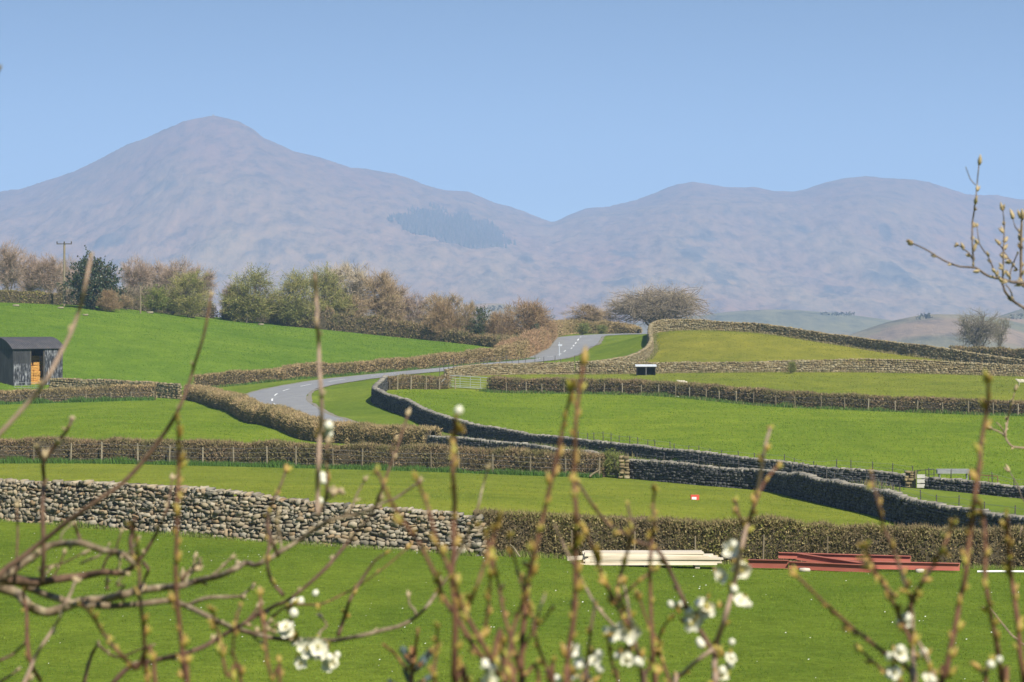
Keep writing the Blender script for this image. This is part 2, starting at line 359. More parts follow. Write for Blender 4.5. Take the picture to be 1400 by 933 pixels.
# ------------------------------------------------------------------ road
rc = resample(np.array([P(*r)[:2] for r in ROADC]), 1.0)
tn = np.gradient(rc, axis=0); tn /= np.linalg.norm(tn, axis=1)[:, None]; nrm = np.c_[-tn[:, 1], tn[:, 0]]
rz0 = ht(rc)
k = np.ones(15)/15; rz0 = np.convolve(np.pad(rz0, 7, 'edge'), k, 'valid')
def strip(name, o0, o1, dz, mat, n=7, edge_amp=0.0, i0=0, i1=None, crown=0.06):
    idx = np.arange(len(rc))[i0:i1]; rows = []
    for i in idx:
        for t in np.linspace(0, 1, n):
            o = o0+(o1-o0)*t
            if edge_amp and t in (0., 1.): o += edge_amp*mnoise.noise(Vector((i*.37, t*9, 3.3)))
            p = rc[i]+nrm[i]*o
            zt = ht(p)[0]
            z = .5*zt+.5*rz0[i]
            z = max(z, zt)+.05+dz+crown*(1-(o/3.1)**2 if abs(o) < 3.1 else 0)
            rows.append((p[0], p[1], z))
    me = grid_mesh(name, np.array(rows), len(idx), n); return link_mesh(name, me, mat)
asphalt_m = noise_mat('asphalt', [(.3,(0.193,0.189,0.189)),(.7,(0.254,0.251,0.244))], .8, detail=8, rough=.75, stretch=(1,1,1))
verge_m = noise_mat('road_edge_grit', [(.3,(.16,.14,.105)),(.7,(.25,.225,.17))], 2, detail=8)
white_m = plain('road_paint', (.66,.66,.64), (.80,.80,.78), scale=3)
RW = 3.05
r = strip('road', -RW, RW, 0, asphalt_m, 9); tag(r, 'winding grey asphalt country road between hedges and walls', 'road', kind='structure')
for s in (-1, 1):
    e = strip('road_edge', s*RW*1.0, s*(RW+.45), -.006, verge_m, 3, .25); tag(e, 'pale gritty edge of the winding road', 'road edge', kind='structure')
mk = MB()
i = 4
while i < len(rc)-8:
    L_ = 4 if i % 2 == 0 else 4
    vs = []
    for j in range(i, i+L_+1):
        for o in (-.075, .075):
            p = rc[j]+nrm[j]*o; zt = ht(p)[0]; z = max(.5*zt+.5*rz0[j], zt)+.05+.06+.012
            vs.append((p[0], p[1], z))
    mk.add(vs, [(2*q, 2*q+1, 2*q+3, 2*q+2) for q in range(L_)])
    i += 9
o = mk.build('road_markings', white_m); tag(o, 'white dashed centre line on the winding road', 'road markings', kind='structure')

# ------------------------------------------------------------------ dry-stone walls
_b = []
for x in (-1, 0, 1):
    for y in (-1, 0, 1):
        for z in (-1, 0, 1):
            if (x, y, z) != (0, 0, 0): _b.append((x, y, z))
_b = np.array(_b, float); _id = {tuple(map(int, v)): i for i, v in enumerate(_b)}
_q = []
for ax in range(3):
    for sg in (-1, 1):
        o1, o2 = [a for a in range(3) if a != ax]
        for a in (-1, 0):
            for b in (-1, 0):
                q = []
                for da, db in ((0, 0), (1, 0), (1, 1), (0, 1)):
                    c = [0, 0, 0]; c[ax] = sg; c[o1] = a+da; c[o2] = b+db; q.append(_id[tuple(c)])
                n = np.cross(_b[q[1]]-_b[q[0]], _b[q[2]]-_b[q[0]]); 
                if n[ax]*sg < 0: q = q[::-1]
                _q.append(q)
_q = np.array(_q)
_rb = _b*.5*(1-.11*(np.abs(_b).sum(1)-1)[:, None]/2*np.array([.8, 1, 1.]))     # rounded block
def stones_mesh(name, cen, size, ax, rng, jit=.12, mi=None):
    """cen (N,3), size (N,3) in the stone's own axes, ax (N,3,3) rows are the axes"""
    N = len(cen)
    v = _rb[None]*size[:, None, :]+rng.normal(0, jit, (N, 26, 3))*size[:, None, :]*.5
    w = np.einsum('nvk,nkj->nvj', v, ax)+cen[:, None, :]
    fc = (_q[None]+26*np.arange(N)[:, None, None]).reshape(-1, 4)
    return w.reshape(-1, 3), fc, None if mi is None else np.repeat(mi, 24)

def rotz_axes(tan, tilt):
    t = np.c_[tan, np.zeros(len(tan))]; n = np.c_[-tan[:, 1], tan[:, 0], np.zeros(len(tan))]; u = np.tile([0, 0, 1.], (len(tan), 1))
    c = np.cos(tilt)[:, None]; s = np.sin(tilt)[:, None]
    return np.stack([t*c+u*s, n, u*c-t*s], 1)

def wall(name, label, L, sw, sh, mat, seed, thick=.5, cope=True, cope_mat=cope_m, rot=.10, jit=.11):
    rng = np.random.default_rng(seed)
    p = path(L, .25); xy = p[:, :2]; hh = p[:, 2]; z = ht(xy)
    d = np.concatenate([[0], np.cumsum(np.linalg.norm(np.diff(xy, axis=0), axis=1))]); T = d[-1]
    tan = np.gradient(xy, axis=0); tan /= np.linalg.norm(tan, axis=1)[:, None]
    def at(s):
        x = np.interp(s, d, xy[:, 0]); y = np.interp(s, d, xy[:, 1]); zz = np.interp(s, d, z); h = np.interp(s, d, hh)
        tx = np.interp(s, d, tan[:, 0]); ty = np.interp(s, d, tan[:, 1]); tt = np.c_[tx, ty]; tt /= np.linalg.norm(tt, axis=1)[:, None]
        return x, y, zz, h, tt
    C, S, A, MI = [], [], [], []
    hmax = hh.max(); cope_h = sh*1.25 if cope else 0
    hv = hmax
    for side in (-1, 1):
        zc = -.05
        while zc < hmax:
            rh = sh*rng.uniform(.7, 1.35)
            if zc < .15: rh *= 1.35
            s = rng.uniform(-.3, 0)*sw; ss, ww = [], []
            while s < T:
                w = sw*rng.uniform(.55, 1.7); ss.append(s+w/2); ww.append(w); s += w
            ss = np.clip(np.array(ss), 0, T); ww = np.array(ww)
            x, y, zz, h, tt = at(ss)
            wob = np.array([mnoise.noise(Vector((q*.9/sw*.17, zc*3.1, seed*1.7+side))) for q in ss])*sh*.7
            hl = h+np.array([mnoise.noise(Vector((q*.25, 7.7, seed*.31))) for q in ss])*.10
            keep = (zc+rh*.5+wob < hl-cope_h*.8)
            t01 = np.clip(zc/np.maximum(h, .3), 0, 1)
            off = thick/2*(1-.28*t01)-.10+rng.normal(0, .018, len(ss))
            n = np.c_[-tt[:, 1], tt[:, 0]]
            cen = np.c_[x+n[:, 0]*side*off, y+n[:, 1]*side*off, zz+zc+rh/2+wob+rng.normal(0, sh*(.06+.6*max(0, rot-.1)), len(ss))]
            siz = np.c_[ww*1.0, np.full(len(ss), .26)*rng.uniform(.8, 1.2, len(ss)), rh*rng.uniform(.72-max(0, rot-.1), 1.15+max(0, rot-.1), len(ss))]
            ax = rotz_axes(tt, rng.normal(0, rot, len(ss)))
            C.append(cen[keep]); S.append(siz[keep]); A.append(ax[keep]); MI.append(np.zeros(keep.sum(), int))
            zc += rh*.93
    if cope:
        s = 0; ss, ww = [], []
        while s < T:
            w = sw*rng.uniform(.35, 1.0); ss.append(s+w/2); ww.append(w); s += w*.95
        ss = np.array(ss); ww = np.array(ww); x, y, zz, h, tt = at(ss)
        hl = h+np.array([mnoise.noise(Vector((q*.25, 7.7, seed*.31))) for q in ss])*.10
        ch = cope_h*rng.uniform(.55, 1.2, len(ss))
        cen = np.c_[x+rng.normal(0, .02, len(ss)), y+rng.normal(0, .02, len(ss)), zz+hl-cope_h*.5+rng.normal(0, .02, len(ss))]
        siz = np.c_[ww*1.05, thick*rng.uniform(.62, .92, len(ss)), ch]
        C.append(cen); S.append(siz); A.append(rotz_axes(tt, rng.normal(.12, .22, len(ss)))); MI.append(np.ones(len(ss), int))
    C = np.concatenate(C); S = np.concatenate(S); A = np.concatenate(A); MI = np.concatenate(MI)
    v, fc, mi = stones_mesh(name, C, S, A, rng, jit, MI)
    # hearting: rubble fill inside
    n = np.c_[-tan[:, 1], tan[:, 0]]; rows = []
    for k_ in range(0, len(xy), 2):
        hgt = max(.2, hh[k_]-cope_h*1.1)
        for o_, zz in ((-thick*.5+.16, -.1), (-thick*.36+.14, hgt), (thick*.36-.14, hgt), (thick*.5-.16, -.1)):
            rows.append((*(xy[k_]+n[k_]*o_), z[k_]+zz))
    rows = np.array(rows); m = len(rows)//4; i = np.arange(m-1)[:, None]*4+np.arange(3)[None]
    f2 = np.stack([i, i+1, i+5, i+4], -1).reshape(-1, 4)+len(v)
    e = np.array([[0, 1, 2, 3], [4*(m-1)+3, 4*(m-1)+2, 4*(m-1)+1, 4*(m-1)]])+len(v)
    v = np.concatenate([v, rows]); fc = np.concatenate([fc, f2, e]); mi = np.r_[mi, np.full(len(f2)+2, 2)]
    og = np.array([xy[len(xy)//2][0], xy[len(xy)//2][1], z[len(xy)//2]])
    me = uniform_mesh(name, v-og, fc, mi)
    o = link_mesh(name, me, [mat, cope_mat or mat], None, tuple(og))
    me.materials.append(mat) if cope_mat and cope_mat != mat else None
    while len(me.materials) < 3: me.materials.append(mat)
    tag(o, label, 'stone wall'); return o

wall('dry_stone_wall', 'long rubble field wall of rounded grey and buff stones nearest the viewer', NEARW, .155, .098, stone_m, 1, .55, cope_mat=stone_m, rot=.22, jit=.17)
wall('dry_stone_wall', 'curving slate wall edging the bright field from the road bend to the small metal gate', W1, .26, .13, stone_shaded_m, 2, cope_mat=slate_cope_lit_m)
wall('dry_stone_wall', 'low dark slate wall running right from the small metal gate with pale boards', W1B, .26, .13, stone_shaded_m, 3, cope_mat=slate_cope_lit_m)
wall('dry_stone_wall', 'short dark wall with pale top seen just above the middle hedge', W2A, .26, .13, stone_shaded_m, 4, cope_mat=slate_cope_lit_m)
wall('dry_stone_wall', 'tall dark shadowed slate wall with pale coping sweeping down to the near hedge', W2, .24, .12, stone_shaded_m, 5, cope_mat=slate_cope_lit_m)
wall('dry_stone_wall', 'pale sunlit wall along the road behind the galvanised field gate', W3, .20, .12, stone_warm_m, 6, cope_mat=stone_warm_m)
wall('dry_stone_wall', 'long tan wall at the foot of the mound behind the white-roofed shelter', W5, .26, .15, stone_warm_m, 7, cope_mat=stone_warm_m)
wall('dry_stone_wall', 'wall winding up the bank from the road to the top of the mound', W4, .22, .13, stone_warm_m, 8, cope_mat=stone_warm_m)
wall('dry_stone_wall', 'ridge wall along the top of the mound against the fells', RIDGE, .28, .16, stone_warm_m, 9, cope_mat=stone_warm_m)
wall('dry_stone_wall', 'short pale wall between the black barn and the roadside hedge', BARNW, .28, .16, stone_warm_m, 10, cope_mat=stone_warm_m)

# ------------------------------------------------------------------ hedges
def hedge(name, label, L, thick, n_per_m, tl, tw, mat, seed, leaf=.35, lsz=.06, upright=.55, rag=.17):
    rng = np.random.default_rng(seed)
    p = path(L, .5); xy = p[:, :2]; hh = p[:, 2]; z = ht(xy)
    d = np.concatenate([[0], np.cumsum(np.linalg.norm(np.diff(xy, axis=0), axis=1))]); T = d[-1]
    tan = np.gradient(xy, axis=0); tan /= np.linalg.norm(tan, axis=1)[:, None]
    def at(s):
        tt = np.c_[np.interp(s, d, tan[:, 0]), np.interp(s, d, tan[:, 1])]; tt /= np.linalg.norm(tt, axis=1)[:, None]
        return np.interp(s, d, xy[:, 0]), np.interp(s, d, xy[:, 1]), np.interp(s, d, z), np.interp(s, d, hh), tt
    N = int(T*n_per_m); s = rng.uniform(0, T, N)
    x, y, zz, h, tt = at(s)
    a = rng.uniform(0, 1, N)                          # round the section: side, top, side
    lump = np.array([mnoise.noise(Vector((q*.55, seed*3.1, 0)))+.5*mnoise.noise(Vector((q*1.9, seed*3.1, 5))) for q in s])
    top = h*(1+lump*rag)-tl*.35
    w2 = thick/2*(1+.25*np.array([mnoise.noise(Vector((q*.8, seed*1.3, 9))) for q in s]))
    per = 2*top+2*w2; u = a*per
    onl = u < top; onr = u > top+2*w2
    off = np.where(onl, -w2, np.where(onr, w2, u-top-w2)); zl = np.where(onl, u, np.where(onr, per-u, top))
    dep = np.abs(rng.normal(0, .10, N))*np.minimum(thick, 1.2)
    off = off-np.sign(off)*np.where(onl | onr, dep, 0); zl = np.maximum(.02, zl-np.where(onl | onr, 0, dep))
    cr = np.clip((zl-.72*top)/(.28*top), 0, 1); off = off*(1-.22*cr**2)
    n = np.c_[-tt[:, 1], tt[:, 0]]
    base = np.c_[x+n[:, 0]*off, y+n[:, 1]*off, zz+zl]
    outd = np.c_[n*(np.where(onl, -1, np.where(onr, 1, 0))[:, None]), np.where(onl | onr, 0, 1.)]
    dr = rng.normal(0, 1, (N, 3))*.6+outd*.55+np.array([0, 0, upright]); dr /= np.linalg.norm(dr, axis=1)[:, None]
    isl = rng.uniform(0, 1, N) < leaf
    ln = np.where(isl, lsz*rng.uniform(.7, 1.5, N), tl*rng.uniform(.4, 1.3, N)); wd = np.where(isl, lsz*rng.uniform(.6, 1.1, N), tw*rng.uniform(.6, 1.4, N))
    sd = np.cross(dr, rng.normal(0, 1, (N, 3))); sd /= np.linalg.norm(sd, axis=1)[:, None]
    b0 = base-sd*wd[:, None]/2; b1 = base+sd*wd[:, None]/2
    tip = base+dr*ln[:, None]; ts = np.where(isl, .8, .25)
    t0 = tip-sd*(wd*ts)[:, None]/2; t1 = tip+sd*(wd*ts)[:, None]/2
    v = np.stack([b0, b1, t1, t0], 1).reshape(-1, 3); fc = np.arange(4*N).reshape(-1, 4)
    rows = []; m = 0; nn = np.c_[-tan[:, 1], tan[:, 0]]
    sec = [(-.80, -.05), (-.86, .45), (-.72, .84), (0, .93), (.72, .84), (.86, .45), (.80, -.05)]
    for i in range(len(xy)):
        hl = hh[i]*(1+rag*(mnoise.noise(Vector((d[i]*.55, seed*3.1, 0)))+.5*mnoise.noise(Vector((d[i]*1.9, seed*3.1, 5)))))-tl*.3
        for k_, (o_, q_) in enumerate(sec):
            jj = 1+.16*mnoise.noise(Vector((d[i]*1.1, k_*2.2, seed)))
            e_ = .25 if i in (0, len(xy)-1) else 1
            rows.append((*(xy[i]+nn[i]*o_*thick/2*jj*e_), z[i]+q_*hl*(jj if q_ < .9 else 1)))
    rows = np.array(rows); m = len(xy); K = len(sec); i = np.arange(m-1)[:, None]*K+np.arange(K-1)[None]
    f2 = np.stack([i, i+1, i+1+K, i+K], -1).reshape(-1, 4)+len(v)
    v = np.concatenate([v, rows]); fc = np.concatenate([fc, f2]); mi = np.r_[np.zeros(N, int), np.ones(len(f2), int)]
    og = np.array([*xy[m//2], z[m//2]])
    me = uniform_mesh(name, v-og, fc, mi)
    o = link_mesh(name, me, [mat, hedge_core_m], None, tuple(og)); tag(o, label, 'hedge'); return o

hedge('hedge', 'near clipped hedge behind the timber and red beams', NEARH, 1.1, 6500, .15, .013, hedge_green_m, 21, leaf=.5, lsz=.05)
hedge('hedge', 'long straight brown hedge with a stock fence in the middle distance on the left', MIDH, 1.2, 1700, .22, .028, hedge_m, 22, leaf=.35, lsz=.08)
hedge('hedge', 'short brown hedge in front of the black barn', LEFTH, 1.3, 600, .26, .045, hedge_tan_m, 23, lsz=.11)
hedge('hedge', 'thick roadside hedge curving along the inside of the road bend', ROADH, 1.6, 1300, .25, .04, hedge_tan_m, 24, lsz=.10)
hedge('hedge', 'long clipped hedge along the far side of the road below the hill field', FARH, 1.5, 800, .28, .05, hedge_tan_m, 25, lsz=.13)
hedge('hedge', 'rusty brown hedge beside the rising stretch of road', BANKH, 2.2, 900, .4, .06, hedge_rust_m, 26, lsz=.14, rag=.2)
hedge('hedge', 'tan hedge across the crest where the road disappears', CRESTH, 1.8, 620, .4, .07, hedge_tan_m, 27, lsz=.16, rag=.2)
hedge('hedge', 'long brown hedge with pale posts behind the bright green field', HEDGE5, 1.2, 1000, .25, .042, hedge_m, 28, lsz=.11)
hedge('hedge', 'short hedge to the left of the galvanised field gate', GATEH, 1.2, 640, .25, .042, hedge_m, 29, lsz=.11)
hedge('hedge', 'dark low hedge on the hilltop left of the holly tree', [(-160,409,376,1.6),(0,412,384,1.6),(84,416,386,1.5)], 1.5, 420, .28, .06, hedge_green_m, 30, lsz=.16)
hedge('hedge', 'dark brown hedge beyond the ridge wall beside the lone bare tree', [(1300,489,392,1.5),(1350,493,388,1.6),(1400,498,384,1.6),(1540,509,372,1.6)], 1.4, 360, .3, .06, hedge_m, 31, lsz=.16)
hedge('hedge', 'ragged brown scrub under the trees along the top of the hill field', [(385,449,404,1.6),(440,452,404,2.6),(500,458,404,2.6),(560,464,403,2.3),(620,471,399,1.7),(690,479,392,1.6),(712,482,384,1.6)], 2.2, 520, .5, .07, hedge_m, 32, lsz=.17, rag=.35)

hedge('hedge', 'tall tangle of brown scrub behind the bare trees left of the large olive bush', [(80,418,396,2.4),(130,420,396,2.2),(172,424,396,3.0),(230,432,402,3.2),(262,436,404,2.8),(292,439,406,1.6)], 2.4, 560, .6, .06, scrub_m, 33, leaf=.2, lsz=.16, rag=.4)
hedge('hedge', 'low brown scrub at the foot of the olive trees', [(304,440,408,1.4),(340,444,410,2.2),(386,449,411,2.0)], 2.0, 520, .5, .06, scrub_m, 34, leaf=.2, lsz=.16, rag=.4)
# ------------------------------------------------------------------ fences
def fence(label, L, spacing, ph, pr, wires, mat, seed, side=0.0, hw=.005, lean=.03):
    rng = np.random.default_rng(seed)
    p = path(L, spacing); xy = p[:, :2].copy(); tan = np.gradient(xy, axis=0); tan /= np.linalg.norm(tan, axis=1)[:, None]
    n = np.c_[-tan[:, 1], tan[:, 0]]; n *= np.where(n[:, 1] > 0, -1, 1)[:, None]
    xy += n*side; xy += rng.normal(0, .12, xy.shape)*np.array([1, .3]); z = ht(xy)
    root = empty('stock_fence', (*xy[0], z[0])); tag(root, label, 'fence'); og = np.array([*xy[0], z[0]])
    tops = []
    for i in range(len(xy)):
        h = ph*rng.uniform(.88, 1.1); ln = rng.normal(0, lean, 2)
        b = np.array([*xy[i], z[i]-.25])-og; t = b+np.array([ln[0]*h, ln[1]*h, h+.25])
        mb = MB().tube([b, (b*.5+t*.5), t, t+np.array([0, 0, pr*.5])], [pr, pr*.97, pr*.92, pr*.35], 7); mb.build('post', mat, root)
        tops.append((b, t))
    if wires:
        mb = MB()
        for w in wires:
            pts = [b+(t-b)*((.25+ph*w)/(ph+.25))+np.array([*(n[i]*(pr+.005)), 0]) for i, (b, t) in enumerate(tops)]
            mb.tube(pts, hw, 4)
        mb.build('wire', wire_m, root)
    return root
fence('stock fence of pale posts and wire along the front of the middle hedge', MIDH[:], 2.05, 1.12, .05, (.2,.45,.7,.92), post_m, 41, 1.0)
fence('pale posted fence in front of the hedge behind the bright field', HEDGE5[1:], 2.2, .98, .055, (.5,.9), post_m, 42, .95)
fence('few pale fence posts in front of the barn hedge', LEFTH[1:], 2.1, .8, .05, (.5,.9), post_m, 43, .95)
fence('few stout posts in front of the short hedge by the field gate', GATEH, 2.4, 1.1, .06, (.5,.9), post_m, 44, .9)
fence('thin dark posts and wire behind the curving slate wall', W1[8:], 1.35, 1.25, .03, (.75,.95), post_dark_m, 45, -.55, .006)
fence('thin dark posts and wire behind the low slate wall', W1B, 1.6, 1.15, .03, (.75,.95), post_dark_m, 46, -.55, .006)
fence('thin dark posts and wire behind the tall shadowed wall', W2, 2.9, 1.55, .025, (.8,.95), post_dark_m, 47, -.55, .005)
fence('thin posts between the road and the pale sunlit wall', W3, 1.0, 1.75, .03, (.8,.95), post_dark_m, 48, -.7, .006)
fence('few weathered stakes in front of the near hedge', [(690,761,78.6),(780,764,79),(860,767,79.3),(1090,771,79.4),(1130,773,79.4)], 1.9, .8, .025, (), post_old_m, 49, .30)

# ------------------------------------------------------------------ barn
def barn():
    c40, s40 = math.cos(math.radians(40)), math.sin(math.radians(40))
    o = G(18, 289); o[2] = H-(529-YH)/F*289
    root = empty('barn', o, math.radians(40)); tag(root, 'black corrugated iron barn with a curved roof and hay in its open doorway', 'barn')
    Lf, Wd, E, R = 5.7, 5.4, 3.85, 1.12
    iron = noise_mat('black_iron', [(.3,(.022,.023,.026)),(.7,(.05,.052,.056))], 2.2, stretch=(1,1,.25), rough=.7)
    worn = noise_mat('worn_iron', [(.40,(.018,.019,.023)),(.50,(.045,.047,.055)),(.57,(.15,.155,.17)),(.66,(.34,.345,.36))], 3.2, stretch=(1.8,1.8,.42), rough=.7, detail=8)
    roofm = noise_mat('roof_iron', [(.3,(0.042,0.041,0.045)),(.6,(0.070,0.065,0.068)),(.8,(0.091,0.068,0.065))], 1.4, rough=.6)
    hay = noise_mat('hay', [(.3,(.28,.13,.03)),(.5,(.46,.24,.055)),(.7,(.58,.34,.10))], 5, stretch=(1,1,2.5), bump=.8, bdist=.08)
    def sheet(x0, x1, z0, z1, y, name, mat, along='x', parent=root):
        n = max(8, int((x1-x0)/.05)); xs = np.linspace(x0, x1, n); w = .022*np.sin(xs*2*PI/.2)
        mb = MB(); v = []
        for dy in (0, .05):
            for zz in (z0, z1):
                for x_, w_ in zip(xs, w): v.append((x_, y+w_+dy, zz) if along == 'x' else (y+w_+dy, x_, zz))
        f = []
        for i in range(n-1):
            f += [(i, i+1, n+i+1, n+i), (2*n+i+1, 2*n+i, 3*n+i, 3*n+i+1), (i+1, i, 2*n+i, 2*n+i+1), (n+i, n+i+1, 3*n+i+1, 3*n+i)]
        f += [(0, n, 3*n, 2*n), (n-1, 3*n-1, 4*n-1, 2*n-1)] if False else [(0, n, 3*n, 2*n), (n-1, 3*n-1, 4*n-1, 2*n-1)]
        return mb.add(v, f).build(name, mat, parent)
    # front (y=0 faces the viewer), doorway between 2.02 and 3.62
    sheet(.0, 1.92, 0.0, 2.28, 0, 'front_panel', worn); sheet(.0, 2.10, 2.26, E-.03, .06, 'front_panel', iron)
    sheet(3.62, Lf, 0, E-.16, 0, 'front_panel', worn)
    sheet(0, Wd, 0, E, .0, 'gable_wall', iron, 'y'); sheet(0, Wd, 0, E, Lf-.05, 'gable_wall', iron, 'y')
    sheet(0, Lf, 0, E, Wd, 'rear_wall', iron)
    # curved gable tops
    nseg = 24; ys = np.linspace(-.18, Wd+.18, nseg); zs = E-.05+R*(1-((ys-Wd/2)/(Wd/2+.18))**2)
    for x_ in (0.03, Lf-.03):
        yy = np.linspace(0, Wd, 20); zz = E-.07+R*(1-((yy-Wd/2)/(Wd/2+.18))**2)
        v = [(x_+d, y_, z_) for d in (-.03, .03) for y_, z_ in zip(yy, np.full(20, E-.02))]+[(x_+d, y_, z_) for d in (-.03, .03) for y_, z_ in zip(yy, np.maximum(zz, E))]
        f = []
        for i in range(19): f += [(i, i+1, 41+i, 40+i), (21+i, 20+i, 60+i, 61+i)]
        MB().add(v, f).build('gable_top', iron, root)
    xs = np.arange(-.22, Lf+.221, .05); v = []
    for x_ in xs:
        for y_, z_ in zip(ys, zs): v.append((x_, y_, z_+.02*math.sin(x_*2*PI/.2)))
    nx = len(xs); v = np.array(v); v2 = v-np.array([0, 0, .05]); f = []
    for i in range(nx-1):
        for j in range(nseg-1):
            a = i*nseg+j; f.append((a, a+nseg, a+nseg+1, a+1)); b = a+nx*nseg; f.append((b, b+1, b+nseg+1, b+nseg))
    N_ = nx*nseg
    for i in range(nx-1):
        for j in (0, nseg-1):
            a = i*nseg+j; f.append((a, a+nseg, a+nseg+N_, a+N_))
    for j in range(nseg-1):
        for i in (0, nx-1):
            a = i*nseg+j; f.append((a, a+1, a+1+N_, a+N_))
    MB().add(np.vstack([v, v2]), f).build('roof', roofm, root)
    MB().box((Lf/2, -.02, E-.09), (Lf, .12, .14)).build('eaves_beam', iron, root)
    for x_ in (2.02, 3.58): MB().box((x_, .12, E/2-.1), (.14, .14, E-.25)).build('door_post', post_dark_m, root)
    # hay: its own thing, stacked inside
    hx = empty('hay_stack', o+np.array([2.0*c40-.5*s40, 2.0*s40+.5*c40, .0]), math.radians(40)); tag(hx, 'orange-brown hay stacked inside the open barn doorway', 'hay')
    rng = np.random.default_rng(3)
    for row in range(6):
        for k in range(3):
            w, h = .95, .52
            x0 = .45+k*.98+rng.normal(0, .04); y0 = .3+row*.12+rng.normal(0, .05)
            me = MB(); n = 6; vs = []; g = np.linspace(-.5, .5, n)
            for ax in range(3):
                for sg in (-.5, .5):
                    base = len(vs)
                    fs = []
                    for a in g:
                        for b in g:
                            c = [0, 0, 0]; c[ax] = sg; c[(ax+1) % 3] = a; c[(ax+2) % 3] = b
                            p = np.array(c); q = p*(1-.10*(np.abs(p*2)**6).sum()/3)
                            q = q*np.array([w, .95, h]); q += .03*np.array(mnoise.noise_vector(Vector(q*7+k*3+row*5)))
                            vs.append(q+np.array([x0, y0+.4, h/2+row*h*.97]))
                    for i in range(n-1):
                        for j in range(n-1):
                            a = base+i*n+j; fs.append((a, a+n, a+n+1, a+1))
                    me.f += fs; me.m += [0]*len(fs)
            me.v.append(np.array(vs)); me.n = len(vs)
            me.build('hay_bale', hay, hx)
    return root
barn()

def field_gate(name, label, a, b, height, bars, mat, group=None, r=.03, stays=2, brace=True, grow=0.0):
    a = np.array(a); b = np.array(b); root = empty(name, a); tag(root, label, 'gate', group)
    d = b-a; L = np.linalg.norm(d[:2]); u = d/L; U = np.array([0, 0, 1.])
    fr = MB()
    fr.tube([a+U*.12-a, a+U*height-a], r, 8).tube([b+U*.12-a, b+U*height-a], r, 8)
    fr.tube([U*height, d+U*height], r, 8).tube([U*.14, d+U*.14], r, 8); fr.build('frame', mat, root)
    for k in range(1, bars-1):
        z = .14+(height-.14)*(k/(bars-1))**1.25
        MB().tube([U*z, d+U*z], r*.7, 6).build('bar', mat, root)
    for k in range(1, stays+1): MB().tube([d*k/(stays+1)+U*.14, d*k/(stays+1)+U*height], r*.75, 6).build('upright', mat, root)
    return root
def gate_post(label, px, D, h, w, mat=post_m, group='gate posts'):
    g = G(px, D); o = MB().box((0, 0, h/2-.15), (w, w, h+.3)).box((0, 0, h+.02), (w*.8, w*.8, .05)).build('gate_post', mat, None); o.location = g
    return tag(o, label, 'gate post')
field_gate('field_gate', 'galvanised field gate between the two hedges by the pale sunlit wall', G(615, 275.2), G(671, 274.2), 1.2, 6, galv_m, stays=3, r=.035)
gate_post('slim pale gate post left of the galvanised field gate', 609, 274.4, 1.35, .14)
gate_post('thick mossy gate post right of the galvanised field gate', 675.5, 273.2, 1.35, .24, noise_mat('mossy_post', [(.3,(.26,.23,.11)),(.7,(.40,.36,.20))], 6))
def strut(label, a, b):
    a = np.array(a); b = np.array(b); o = MB().bar([0, 0, 0], b-a, .11, .09).build('strut', galv_m, None); o.location = a; tag(o, label, 'strut')
a_ = G(595, 272.8, .02); b_ = G(608, 273.9, 1.0); strut('slanting grey brace propped against the slim gate post', a_, b_)
a_ = G(686, 272.2, .05); b_ = G(678, 272.9, .75); strut('slanting pale brace on the right of the mossy gate post', a_, b_)
tr_dim_m = plain('dull_metal', (.20,.21,.21), (.30,.31,.31), scale=5)
field_gate('yard_gate', 'low grey tubular gate in front of the barn doorway', G(20, 286.2), G(59, 286.4), .62, 3, tr_dim_m, stays=3, r=.02)
# gateway in the wall at the right
field_gate('wall_gate', 'small dark metal gate in the gap of the low slate wall', G(1254, 166.2), G(1277, 168.5), .92, 4, plain('dark_steel', (.03,.03,.032), (.06,.06,.06), scale=5), stays=1, r=.022)
bx = empty('board_stack', G(1259, 163.6)); tag(bx, 'three pale boards fixed across the gap of the low slate wall', 'boards')
wb_m = plain('pale_board', (0.375,0.360,0.323), (0.495,0.480,0.443), scale=5)
for k in range(3): MB().box((0, -.02*k, .16+.27*k), (.44, .07, .21)).build('board', wb_m, bx)
pb = G(1250.5, 163.9); o = MB().tube([(0, 0, -.2), (.02, 0, .5), (.05, 0, 1.02)], [.07, .065, .06], 8).build('gate_post', post_m, None, None); o.location = pb
tag(o, 'short leaning wooden post at the gap in the low slate wall', 'gate post')
rng0 = np.random.default_rng(77)
# wall end pillars (pale squared stones)
def pier(label, px, D, h, w, seed, mat=stone_warm_m):
    rng = np.random.default_rng(seed); C, S = [], []; z = 0
    while z < h:
        r_ = rng.uniform(.09, .2); f_ = rng.uniform(.35, .65)
        for dx, ww_ in ((-w*(1-f_)/2, f_), (w*f_/2, 1-f_)): C.append((dx+rng.normal(0, .025), rng.normal(0, .04), z+r_/2+rng.normal(0, .015))); S.append((w*ww_*rng.uniform(.85, 1.1), w*rng.uniform(.8, 1.1), r_*rng.uniform(.8, 1.05)))
        z += r_
    tt = np.tile([1., 0.], (len(C), 1)); v, fc, _ = stones_mesh('pier', np.array(C), np.array(S), rotz_axes(tt, rng.normal(0, .04, len(C))), rng, .07)
    me = uniform_mesh('wall_end', v, fc); o = link_mesh('wall_end', me, mat); o.location = G(px, D); tag(o, label, 'wall end')
pier('squared pale stone end of the curving wall beside the small metal gate', 1243, 164.2, .95, .5, 5)
pier('tumbled pale stone end of the tall shadowed wall beside the leafing bush', 853.5, 159.4, 1.15, .55, 6)
